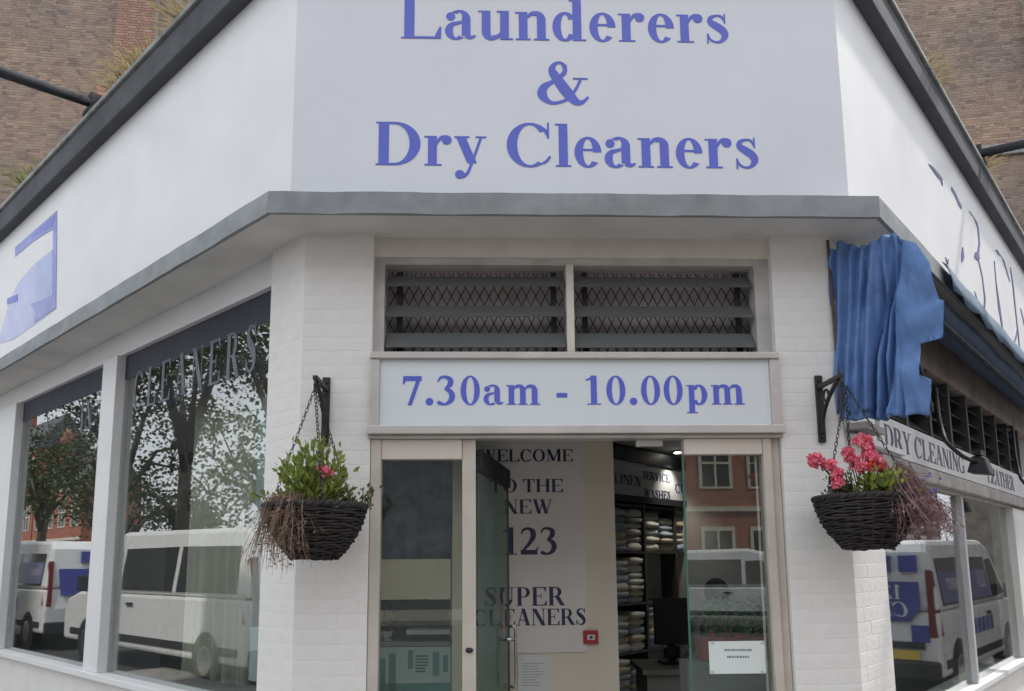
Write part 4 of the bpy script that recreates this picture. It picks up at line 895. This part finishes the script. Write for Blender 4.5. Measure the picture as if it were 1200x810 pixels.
# person seated behind the counter, head bowed
def skin(name, pts, edges, rad, m, parent, base):
    me = bpy.data.meshes.new(name); me.from_pydata([Vector(p) for p in pts], edges, []); me.materials.append(m)
    o = bpy.data.objects.new(name, me); COL.objects.link(o)
    md = o.modifiers.new('skin', 'SKIN'); md.use_smooth_shade = True
    for i, v in enumerate(me.skin_vertices[0].data): v.radius = rad[i] if isinstance(rad[i], tuple) else (rad[i], rad[i]); v.use_root = (i == 0)
    sb = o.modifiers.new('sub', 'SUBSURF'); sb.levels = 2; sb.render_levels = 2
    o.parent = parent; return o
PB = Vector((1.78, 6.92, .03)); person = thing('person', 'person in a grey shirt with dark hair bent over behind the counter', 'person', PB)
M_SKIN = mat('skin', (.42, .25, .18), .55, .06, 8)
P = [(0, 0, .52), (0, -.02, .72), (0, -.06, .92), (0, -.10, 1.06), (0, -.14, 1.16), (0, -.19, 1.25), (0, -.21, 1.34),
     (-.19, -.10, 1.03), (-.25, -.24, .84), (-.16, -.46, .80), (-.12, -.54, .79), (.19, -.10, 1.03), (.25, -.24, .84), (.16, -.46, .80), (.12, -.54, .79),
     (-.11, -.05, .50), (-.12, -.42, .50), (-.12, -.42, .08), (-.12, -.54, .04), (.11, -.05, .50), (.12, -.42, .50), (.12, -.42, .08), (.12, -.54, .04)]
E_ = [(0, 1), (1, 2), (2, 3), (3, 4), (4, 5), (5, 6), (3, 7), (7, 8), (8, 9), (9, 10), (3, 11), (11, 12), (12, 13), (13, 14), (0, 15), (15, 16), (16, 17), (17, 18), (0, 19), (19, 20), (20, 21), (21, 22)]
RD = [(.15, .11), (.14, .10), (.16, .11), (.12, .085), .055, (.075, .085), (.07, .08), .06, .045, .035, .035, .06, .045, .035, .035, .08, .06, .045, .04, .08, .06, .045, .04]
skin('body', P, E_, RD, M_SKIN, person, PB)
skin('shirt', P[:4] + [P[7], P[8], P[11], P[12]], [(0, 1), (1, 2), (2, 3), (3, 4), (4, 5), (3, 6), (6, 7)], [(.17, .13), (.16, .12), (.18, .13), (.13, .10), .072, .057, .072, .057], mat('grey_shirt', (.26, .28, .27), .85, .1, 10), person, PB)
skin('trousers', [P[0]] + P[15:18] + P[19:22], [(0, 1), (1, 2), (2, 3), (0, 4), (4, 5), (5, 6)], [(.16, .125), .092, .075, .06, .092, .075, .06], mat('dark_trousers', (.03, .03, .04), .85, .1, 10), person, PB)
hm = MB().ball(PB * 0 + Vector((0, -.165, 1.30)), .125, 14, 10, (.88, 1.0, .95)).build('hair', mat('dark_hair', (.012, .010, .010), .6, .2, 40), None, smooth=True); hm.parent = person
fc_ = MB()
fc_.ball(Vector((0, -.292, 1.245)), .018, 8, 6, (.8, 1, 1.2)); fc_.ball(Vector((-.035, -.268, 1.28)), .012, 8, 6); fc_.ball(Vector((.035, -.268, 1.28)), .012, 8, 6); fc_.ball(Vector((0, -.272, 1.205)), .02, 8, 6, (1.3, .5, .35))
o = fc_.build('face_features', M_SKIN, None, smooth=True); o.parent = person
fg = MB()
for sx in (-1, 1):
    for k in range(5):
        a = Vector((sx * (.12 - .018 * (k - 2)), -.565, .785)); b = a + Vector((sx * .006 * (2 - k), -.05 - .008 * (2 - abs(k - 2)) - (0 if k else -.02), -.008)); fg.tube([a, a.lerp(b, .5) + UP * .006, b], [.009, .0085, .007], 6)
o = fg.build('fingers', M_SKIN, None, smooth=True); o.parent = person
st_ = thing('stool', 'dark stool under the person behind the counter', 'stool', PB)
MB().tube([PB + Vector((0, .02, .36)), PB + Vector((0, .02, .40))], .17, 16).build('seat', M_DKMET, st_)
for k in range(4):
    a = k * math.pi / 2 + .78; MB().tube([PB + Vector((math.cos(a) * .16, .02 + math.sin(a) * .16, .0)), PB + Vector((math.cos(a) * .12, .02 + math.sin(a) * .12, .36))], .014, 8).build('leg', M_DKMET, st_)
# planter behind the right glass panel
pl = thing('window_planter', 'green plants in a red trough behind the right glass panel', 'plant', pxF(868, 760, -.40))
q = random.Random(91); mb = MB()
for k in range(520):
    p = pxF(q.uniform(826, 902), q.uniform(704, 745), -.42 + q.gauss(0, .05)); leaf(mb, p, Vector((q.gauss(0, 1), q.gauss(0, 1), q.uniform(0, 1.2))), q.uniform(.03, .055), q, .45)
mb.build('leaves', mat('planter_leaf', (.07, .20, .085), .5, .35, 25, trans=.25), pl)
mb = MB()
for k in range(9): flower_head(mb, pxF(q.uniform(830, 900), q.uniform(738, 748), -.36), q, .012, 6, .022)
mb.build('red_flowers', mat('dull_red', (.38, .05, .06), .6), pl)
mb = MB(); fquad(mb, 824, 746, 906, 775, -.36, .14); mb.build('trough', mat('red_brown_trough', (.20, .06, .055), .5), pl)
mb = MB(); fquad(mb, 818, 775, 910, 1090, -.34, .18); mb.build('stand', mat('grey_stand', (.16, .18, .17), .5), pl)
# ceiling downlights (one glints in the photograph)
def zc(x, y, z): r = ray(x, y); return CAM + r * ((z - CAM.z) / r.z)
dlm = emis('downlight_glow', (1, .93, .8), 14)
c = zc(794, 531, 2.775)
for i, pos in enumerate((c,)):
    dl = thing('ceiling_downlight', 'small lit ceiling downlight at the back of the shop', 'lamp', pos)
    MB().tube([pos + UP * .004, pos + UP * .019], .05, 14).build('rim', M_CHROME, dl); MB().tube([pos - UP * .002, pos + UP * .0035], .036, 14).build('bulb', dlm, dl)
    L = bpy.data.lights.new('downlight', 'SPOT'); L.energy = 22; L.spot_size = R(95); L.spot_blend = .8; L.color = (1, .93, .82); L.shadow_soft_size = .05
    lo = bpy.data.objects.new('downlight_beam', L); COL.objects.link(lo); lo.parent = dl; lo.location = (0, 0, -.02)

# ================================================================== TALL BRICK BUILDINGS BEHIND
def brick_mat(name, cols, rough=.9):
    m = bpy.data.materials.new(name); m.use_nodes = True; MATS[name] = m; t = m.node_tree; N = t.nodes; Lk = t.links; b = N['Principled BSDF']; b.inputs['Roughness'].default_value = rough
    g = N.new('ShaderNodeNewGeometry'); r1 = N.new('ShaderNodeValToRGB'); r1.color_ramp.interpolation = 'LINEAR'
    oi = N.new('ShaderNodeObjectInfo'); ad = N.new('ShaderNodeMath'); ad.operation = 'ADD'; fr_ = N.new('ShaderNodeMath'); fr_.operation = 'FRACT'
    Lk.new(g.outputs['Random Per Island'], ad.inputs[0]); Lk.new(oi.outputs['Random'], ad.inputs[1]); Lk.new(ad.outputs[0], fr_.inputs[0]); Lk.new(fr_.outputs[0], r1.inputs['Fac'])
    e = r1.color_ramp.elements; e[0].color = (*cols[0], 1); e[1].color = (*cols[-1], 1)
    for i, c in enumerate(cols[1:-1]): x = e.new((i + 1) / (len(cols) - 1)); x.color = (*c, 1)
    nn = N.new('ShaderNodeTexNoise'); nn.inputs['Scale'].default_value = .55; nn.inputs['Detail'].default_value = 6; Lk.new(g.outputs['Position'], nn.inputs['Vector'])
    r2 = N.new('ShaderNodeValToRGB'); r2.color_ramp.elements[0].position = .35; r2.color_ramp.elements[1].position = .7; r2.color_ramp.elements[0].color = (.72, .74, .78, 1); r2.color_ramp.elements[1].color = (1.12, 1.0, .9, 1); Lk.new(nn.outputs['Fac'], r2.inputs['Fac'])
    mu = N.new('ShaderNodeMixRGB'); mu.blend_type = 'MULTIPLY'; mu.inputs['Fac'].default_value = 1; Lk.new(r1.outputs[0], mu.inputs['Color1']); Lk.new(r2.outputs[0], mu.inputs['Color2']); Lk.new(mu.outputs[0], b.inputs['Base Color'])
    n2 = N.new('ShaderNodeTexNoise'); n2.inputs['Scale'].default_value = 60; bn = N.new('ShaderNodeBump'); bn.inputs['Strength'].default_value = .5; bn.inputs['Distance'].default_value = .004; Lk.new(g.outputs['Position'], n2.inputs['Vector']); Lk.new(n2.outputs['Fac'], bn.inputs['Height']); Lk.new(bn.outputs[0], b.inputs['Normal'])
    return m
M_BRK = brick_mat('stock_brick', [(.26, .19, .155), (.37, .285, .225), (.31, .23, .19), (.40, .32, .25), (.22, .17, .15), (.35, .25, .20)])
M_BRKR = brick_mat('red_stock_brick', [(.32, .19, .15), (.40, .25, .20), (.28, .18, .15), (.43, .29, .24)])
M_MORT = mat('lime_mortar', (.46, .41, .36), .95, .2, 5, .5, 50)
def proj_px(p):
    d = p - CAM; w = d.y * math.cos(PITCH) + d.z * math.sin(PITCH); v = (-d.y * math.sin(PITCH) + d.z * math.cos(PITCH)) / w; u = d.x / w
    return 600 + 890 * u, 533 - 890 * v
def tall_building(label, org, ang, x0, x1, ztop, zb0, pil, test, band_z=None):
    dx = Vector((math.cos(ang), math.sin(ang), 0)); nx = Vector((math.sin(ang), -math.cos(ang), 0))
    def FB(s, d, z): return org + dx * s + nx * d + UP * z
    t = thing('brick_building', label, 'building', FB((x0 + x1) / 2, 0, 0), 'tall brick buildings behind the shop')
    wall = MB().box(FB, (x0, -4, 0), (x1, 0, ztop)).build('wall', M_MORT, t)
    MB().box(FB, (x0 - .1, -4.1, ztop + .001), (x1 + .1, .12, ztop + .25)).build('parapet', M_COPETOP, t)
    rest = MB(); cand = []; bl, bh = .225, .075
    fac = brick_mesh('brick_stretcher', .213, .064, .007, M_BRK, .003); fac2 = brick_mesh('brick_header', .101, .064, .007, M_BRK, .003)
    regions = []  # (s0,s1,depth,mat)
    cur = x0
    for a, b in pil: regions += [(cur, a, 0, M_BRK), (a, b, .22, M_BRKR)]; cur = b
    regions.append((cur, x1, 0, M_BRK))
    facr = brick_mesh('brick_stretcher_red', .213, .064, .007, M_BRKR, .003); fac2r = brick_mesh('brick_header_red', .101, .064, .007, M_BRKR, .003)
    q = random.Random(int(abs(x0) * 100)); stuff = {0: MB(), 1: MB()}
    for a, b in pil: MB().box(FB, (a + .005, 0, zb0 - 1), (b - .005, .205, ztop)).build('pilaster', M_MORT, t)
    for s0, s1, dep, m in regions:
        i = 0; z = zb0
        while z < ztop - .05:
            s = s0 + (0 if i % 2 else -.0565); j = 0
            while s < s1 - .02:
                L_ = .225 if (j % 2 == 0) else .1125
                a, b = max(s, s0), min(s + L_, s1)
                if b - a > .05:
                    p = FB((a + b) / 2, dep + q.uniform(-.002, .002), z + .0375); X, Y = proj_px(p); full = abs(b - a - L_) < .001
                    if full and test(X, Y): cand.append((p, L_ > .2, m is M_BRKR))
                    else:
                        w = (b - a) / 2 - .006; k = stuff[1 if m is M_BRKR else 0]; c = p - nx * 0
                        k.add([c + dx * sx * w + UP * sz * .032 + nx * sd for sd in (0, .007) for sx, sz in ((-1, -1), (1, -1), (1, 1), (-1, 1))], [(4, 5, 6, 7), (0, 1, 5, 4), (1, 2, 6, 5), (2, 3, 7, 6), (3, 0, 4, 7)])
                s += L_; j += 1
            z += bh; i += 1
    q.shuffle(cand); cand.sort(key=lambda c: (c[0] - CAM).length * 0 + c[0].z)
    for c in cand[:300]: lay_brick(((facr if c[1] else fac2r) if c[2] else (fac if c[1] else fac2)), c[0], ang, wall)
    for p, st, red in cand[300:]:
        w = .1065 if st else .0505
        stuff[1 if red else 0].add([p + dx * sx * w + UP * sz * .032 + nx * sd for sd in (0, .007) for sx, sz in ((-1, -1), (1, -1), (1, 1), (-1, 1))], [(4, 5, 6, 7), (0, 1, 5, 4), (1, 2, 6, 5), (2, 3, 7, 6), (3, 0, 4, 7)])
    for k, m in ((0, M_BRK), (1, M_BRKR)):
        if stuff[k].v: o = stuff[k].build('brickwork', m, wall); o['kind'] = 'stuff'
    if band_z:
        MB().box(FB, (x0, .0, band_z), (x1, .10, band_z + .28)).build('string_course', M_COPETOP, t, bevel=.02)
    return FB
tall_building('tall brown brick building with a reddish pilaster behind the left coping', Vector((-10.0, 18, 0)), R(8), -8, 7.4, 18.6, 9.3, [(-.12, .85)], lambda X, Y: -5 < X < 245 and -5 < Y < 240)
tall_building('tall brown brick building with a stone band behind the right coping', Vector((10.25, 18, 0)), R(-9), -7.8, 8, 18.6, 9.3, [(2.85, 3.7)], lambda X, Y: 1030 < X < 1206 and -5 < Y < 260, 11.5)

# ================================================================== VANS (seen in the window reflections)
M_VAN = mat('white_van_paint', (.80, .81, .82), .25, .02, 2)
M_VGL = mat('dark_van_glass', (.018, .02, .024), .06, .1, 2)
M_TYRE = mat('tyre_rubber', (.02, .02, .02), .85, .1, 20); M_VPL = mat('black_trim', (.025, .025, .028), .6, .1, 10)
M_TAIL = mat('tail_lamp_red', (.17, .015, .015), .2, .1, 10); M_HEAD = mat('headlamp_glass', (.7, .72, .74), .1, .1, 10); M_PLATE = mat('yellow_plate', (.75, .55, .08), .45, .03)
def van(label, org, fwd, lettered, K=1.0, KL=1.0):
    fwd = fwd.normalized(); sd = UP.cross(fwd)   # left side of the van
    t = thing('parked_van', label, 'van', org, 'white vans parked round the shop')
    def V(x, y, z): return org + (fwd * x * KL + sd * y + UP * z) * K
    low = [(-2.46, .32), (-2.50, .75), (-2.47, 1.10), (1.98, 1.10), (2.38, .98), (2.50, .72), (2.46, .32)]
    upp = [(-2.47, 1.10), (-2.40, 1.82), (-2.25, 1.97), (.80, 2.02), (1.18, 1.93), (1.98, 1.10)]
    def wz(z): return .97 - .12 * max(0, (z - 1.10)) / .92
    def loft(poly):
        n = len(poly); return MB().add([V(x, wz(z), z) for x, z in poly] + [V(x, -wz(z), z) for x, z in poly], [tuple(range(n)), tuple(range(2 * n - 1, n - 1, -1))] + [(i, (i + 1) % n, n + (i + 1) % n, n + i) for i in range(n)])
    body = loft(low).build('lower_body', M_VAN, t, bevel=.05); cab = loft(upp).build('upper_body', M_VAN, t, bevel=.07)
    for sy in (1, -1):
        for nm, poly, m in (('front_window', [(.72, 1.16), (.72, 1.72), (1.10, 1.74), (1.62, 1.20)], M_VGL), ('side_window', [(-.80, 1.16), (-.80, 1.76), (.62, 1.76), (.62, 1.16)], M_VGL), ('rear_side_window', [(-2.22, 1.16), (-2.18, 1.74), (-.90, 1.76), (-.90, 1.16)], M_VGL)):
            n = len(poly); w = MB().add([V(x, sy * (wz(z) - .01), z) for x, z in poly] + [V(x, sy * (wz(z) + .008), z) for x, z in poly], [tuple(range(n)), tuple(range(n, 2 * n))] + [(i, (i + 1) % n, n + (i + 1) % n, n + i) for i in range(n)]).build(nm, m, t)
            if lettered and nm != 'front_window':
                pz = MB().add([V(x * .99, sy * (wz(z) + .0085), 1.20 + (z - 1.16) * .86) for x, z in poly] + [V(x * .99, sy * (wz(z) + .011), 1.20 + (z - 1.16) * .86) for x, z in poly], [tuple(range(n)), tuple(range(n, 2 * n))] + [(i, (i + 1) % n, n + (i + 1) % n, n + i) for i in range(n)]).build('blue_vinyl', mat('van_blue_vinyl', (.12, .12, .30), .3, .1, 5), w)
                right = -fwd if sy == 1 else fwd
                write(w, '123' if nm == 'side_window' else 'Cleaners', V(.45 if sy == -1 and nm == 'side_window' else (-.75 if nm == 'side_window' else (-2.15 if sy == -1 else -.95)), sy * (wz(1.35) + .012), 1.35) if not (nm == 'side_window') else V(-.6 if sy == -1 else .45, sy * (wz(1.33) + .012), 1.33), right, (UP - sd * sy * .13), .34 if nm == 'side_window' else .30, mat('pale_letter', (.6, .6, .68), .4), shear=.2, xs=.8 if nm != 'side_window' else 1)
        for x in (-1.65, 1.62):
            wh = MB(); c = V(x, sy * .86, .20); c2 = V(x, sy * .985, .20)
            w = wh.tube([V(x, sy * .78, .33), V(x, sy * .80, .33), V(x, sy * .965, .33), V(x, sy * .985, .33)], [.30, .335, .335, .30], 24).build('wheel', M_TYRE, t, smooth=False)
            MB().tube([V(x, sy * .986, .33), V(x, sy * .992, .33)], [.21, .19], 20).build('rim', M_CHROME, w)
            MB().tube([V(x, sy * .955, .34), V(x, sy * .974, .34)], .40, 24).build('wheel_arch', M_VPL, t)
        MB().box(V, (-2.3, sy * .965, .42), (2.2, sy * .982, .52)).build('side_trim', M_VPL, t)
        MB().box(V, (1.5, sy * .98, 1.12), (1.62, sy * 1.16, 1.36)).build('mirror', M_VPL, t, bevel=.02)
        MB().add([V(-2.505, sy * .93, .80), V(-2.505, sy * .86, .80), V(-2.505, sy * .86, 1.10), V(-2.43, sy * .84, 1.60), V(-2.43, sy * .90, 1.60), V(-2.36, sy * .905, 1.58), V(-2.38, sy * .978, .82)], [(0, 1, 2, 3, 4), (0, 4, 5, 6)]).build('tail_lamp', M_TAIL, t, solid=.02)
        MB().box(V, (2.30, sy * .62, .74), (2.49, sy * .94, .93)).build('headlight', M_HEAD, t, bevel=.03)
        MB().box(V, (.2, sy * .97, .94), (.38, sy * .995, .98)).build('door_handle', M_VPL, t)
    n = 4; MB().add([V(1.26, -.70, 1.89), V(1.26, .70, 1.89), V(2.01, .80, 1.12), V(2.01, -.80, 1.12)], [(0, 1, 2, 3)]).build('windscreen', M_VGL, t, solid=.03)
    MB().box(V, (2.44, -.6, .45), (2.515, .6, .68)).build('grille', M_VPL, t, bevel=.01)
    MB().box(V, (-2.56, -.95, .30), (-2.44, .95, .52)).build('rear_bumper', M_VPL, t, bevel=.03)
    MB().box(V, (-2.53, -.008, .55), (-2.462, .008, 1.9)).build('door_seam', M_VPL, t)
    MB().box(V, (-2.535, .2, .66), (-2.49, .80, .74)).build('rear_handle', M_VPL, t)
    MB().box(V, (-2.53, .28, .53), (-2.505, .74, .64)).build('number_plate', M_PLATE, t)
    if lettered:
        rg = -sd  # seen from behind the van, its right
        pl_ = MB().add([V(-2.512, .66, .98), V(-2.512, -.72, .98), V(-2.50, -.78, 1.46), V(-2.50, .78, 1.46), V(-2.512, .78, 1.14)], [(0, 1, 2, 3, 4)]).build('rear_panel', mat('van_sign_blue', (.07, .08, .36), .3, .05, 4), t, solid=.01)
        upv = UP
        write(pl_, 'Cleaners', V(-2.522, .66, 1.04), -sd, upv, .26, mat('white_letter', (.8, .8, .8), .4), shear=.15)
        write(pl_, '123', V(-2.522, .60, 1.25), -sd, upv, .25, mat('white_letter', (.8, .8, .8), .4))
        for y, z in ((.66, 1.58), (.36, 1.58), (.05, 1.58), (-.30, 1.58), (.76, .74)):
            MB().box(V, (-2.515 if z < 1.1 else -2.485, y - .10, z), (-2.47 if z < 1.1 else -2.40, y + .10, z + .20)).build('care_symbol', mat('van_sign_blue', (.07, .08, .36), .3), t)
        for k in range(6):
            for sy in (1, -1): MB().box(V, (-1.0 + k * .27, sy * .971, .72), (-.80 + k * .27, sy * .976, .92)).build('care_symbol', mat('van_sign_blue', (.07, .08, .36), .3), t)
    return t
van('white van parked along the left street beside the shop', FL(9.65, 4.15, -.14), dL, False, 1.15, 1.22)
van('white lettered van parked further along the left street', FL(17.2, 4.15, -.14), dL, True, 1.15)
van('white lettered van parked along the right street', FR(8.65, 1.92, -.14), dR, True)
van('white van parked across the junction', Vector((6.3, -11.5, -.14)), Vector((1, .35, 0)), False)

# ================================================================== TREES (reflected)
M_BARK = mat('plane_bark', (.16, .13, .10), .9, .35, 4, .6, 20); M_TLEAF = mat('plane_leaf', (.075, .105, .03), .55, .35, 3, col2=(.03, .05, .015), trans=.3)
def tree(label, base, h, r, n, seed):
    q = random.Random(seed); t = thing('plane_tree', label, 'tree', base, 'street trees'); base = Vector(base); mb = MB(); lf = MB()
    top = base + Vector((q.uniform(-.4, .4), q.uniform(-.4, .4), h * .5)); mb.tube([base, base.lerp(top, .5) + Vector((.1, .05, 0)), top], [.30, .24, .20], 10)
    ends = []
    for k in range(11):
        a = k * 2.4 + q.random(); e = top + Vector((math.cos(a) * r * q.uniform(.35, .9), math.sin(a) * r * q.uniform(.35, .9), h * q.uniform(.05, .45))); m_ = top.lerp(e, .5) + Vector((0, 0, h * .06)); mb.tube([base.lerp(top, q.uniform(.7, 1)), m_, e], [.13, .08, .03], 7); ends += [e, m_.lerp(e, .5)]
        for _ in range(3):
            f = e + Vector((q.gauss(0, .9), q.gauss(0, .9), q.gauss(.3, .7))); mb.tube([m_.lerp(e, .6), f], [.04, .015], 5); ends.append(f)
    for _ in range(int(n * 1.35)):
        e = q.choice(ends); p = e + Vector((q.gauss(0, 1), q.gauss(0, 1), q.gauss(0, .8))) * r * .115; leaf(lf, p, Vector((q.gauss(0, 1), q.gauss(0, 1), q.gauss(-.2, .6))), q.uniform(.13, .24), q, .8)
    mb.build('trunk', M_BARK, t, smooth=True); lf.build('crown', M_TLEAF, t)
tree('big plane tree across the left street facing the big window', FL(24, 10.4, 0), 12.5, 3.8, 2200, 1)
tree('tall plane tree across the left street nearest the shop', FL(16.5, 10.3, 0), 12, 3.4, 2300, 2)
tree('young plane tree far along the left street', FL(40, 10.4, 0), 8.5, 2.6, 2600, 3)
tree('broad plane tree across the junction opposite the entrance', Vector((-3.2, -13, 0)), 11, 4.0, 5200, 9)
tree('round plane tree left of the broad one across the junction', Vector((-11, -15, 0)), 11, 4.0, 3000, 12)
tree('bushy plane tree across the left street between the vans', FL(31, 10.4, 0), 10, 3.4, 2500, 15)
tree('plane tree across the junction in front of the red terrace', Vector((9.2, -14.2, 0)), 10, 2.6, 3000, 4)

# ================================================================== RED TERRACES (reflected)
M_RED = mat('red_terrace_brick', (.36, .13, .085), .9, .15, 3, .3, 40); M_TRIM = mat('cream_stone_trim', (.60, .55, .46), .7, .08, 4); M_SLATE = mat('slate_roof', (.09, .09, .10), .7, .2, 4)
def terrace(label, fr, s0, d0, width, depth, floors, fh, nb, M_RED):
    t = thing('terrace_house', label, 'building', fr(s0 + width / 2, d0, 0), 'red brick terraces')
    H = floors * fh + .4
    w = MB().box(fr, (s0, d0, 0), (s0 + width, d0 + depth, H)).build('wall', M_RED, t)
    sg = -1 if depth > 0 else 1
    def out(v): return d0 + sg * v
    for f in range(1, floors + 1): MB().box(fr, (s0 - .03, min(out(0), out(.10)), f * fh + .05), (s0 + width + .03, max(out(0), out(.10)), f * fh + .22)).build('string_course', M_TRIM, t)
    for f in range(floors):
        for b in range(nb):
            c = s0 + width * (b + .5) / nb; z = f * fh + .95; a, e = min(out(.002), out(.04)), max(out(.002), out(.04))
            wd = MB(); wd.box(fr, (c - .62, a, z - .08), (c - .5, e, z + 1.85)); wd.box(fr, (c + .5, a, z - .08), (c + .62, e, z + 1.85)); wd.box(fr, (c - .5, a, z + 1.70), (c + .5, e, z + 1.85)); wd.box(fr, (c - .5, a, z - .08), (c + .5, e, z)); wd.box(fr, (c - .5, a, z + .82), (c + .5, e, z + .90)); wd.box(fr, (c - .04, a, z + .9), (c + .04, e, z + 1.7)); wd.box(fr, (c - .04, a, z), (c + .04, e, z + .82))
            o = wd.build('window', M_TRIM, t); MB().box(fr, (c - .5, min(out(.001), out(.015)), z), (c + .5, max(out(.001), out(.015)), z + 1.7)).build('pane', M_VGL, o)
    mid = d0 + depth / 2
    MB().add([fr(s0 - .2, out(.3), H), fr(s0 + width + .2, out(.3), H), fr(s0 + width + .2, mid, H + 2.6), fr(s0 - .2, mid, H + 2.6), fr(s0 - .2, d0 + depth, H), fr(s0 + width + .2, d0 + depth, H)], [(0, 1, 2, 3), (3, 2, 5, 4), (0, 3, 4), (1, 5, 2), (0, 4, 5, 1)]).build('roof', M_SLATE, t)
    ch = MB().box(fr, (s0 + width - .8, mid - .4, H + 1), (s0 + width + .2, mid + .4, H + 4.2)).build('chimney', M_RED, t)
    for k in range(3): MB().tube([fr(s0 + width - .6 + k * .3, mid, H + 4.201), fr(s0 + width - .6 + k * .3, mid, H + 4.7)], [.11, .09], 8).build('chimney_pot', mat('terracotta', (.4, .2, .12), .8), ch)
for k, lab in enumerate(('red brick terrace house opposite the left wing, nearest one', 'red brick terrace house opposite the left wing, second one', 'red brick terrace house opposite the left wing, third one', 'red brick terrace house opposite the left wing, fourth one', 'red brick terrace house opposite the left wing, furthest one')):
    terrace(lab, FL, 46 + k * 9.2, 14.2, 9.0, 3.4, 3 if k % 2 else 2, 3.1, 4, M_RED)
for k, lab in enumerate(('red mansion block across the junction, left one', 'red mansion block across the junction, middle one', 'red mansion block across the junction, right one')):
    terrace(lab, W, 4.5 + k * 9.2, -19, 9.0, -8, 4, 3.3, 5, M_RED)
terrace('added blank grey house blocking the bright sky reflection in the entrance glass', W, -12, -19, 13, -8, 1, 9.8, 0, mat('sky_blocker_grey', (.13, .135, .15), .9, .15, 2))  # unseen house added so the left entrance glass reflects dark instead of sky
for k, (lab, p, h, r) in enumerate((('low bushy tree across the left street, first of three', FL(21, 12.2, 0), 6.2, 2.9), ('low bushy tree across the left street, second of three', FL(28, 12.4, 0), 5.4, 2.8), ('low bushy tree across the left street, third of three', FL(35, 12.2, 0), 6.0, 2.9))):
    tree(lab, p, h, r, 1100, 60 + k)
M_DBR = mat('sooty_brick', (.13, .095, .08), .9, .2, 3, .3, 40)
for k, lab in enumerate(('dark brick house opposite the right wing, nearest one', 'dark brick house opposite the right wing, second one', 'dark brick house opposite the right wing, furthest one')):
    terrace(lab, FR, 14 + k * 10.2, 9.5, 10, 6, 3, 3.1, 4, M_DBR)
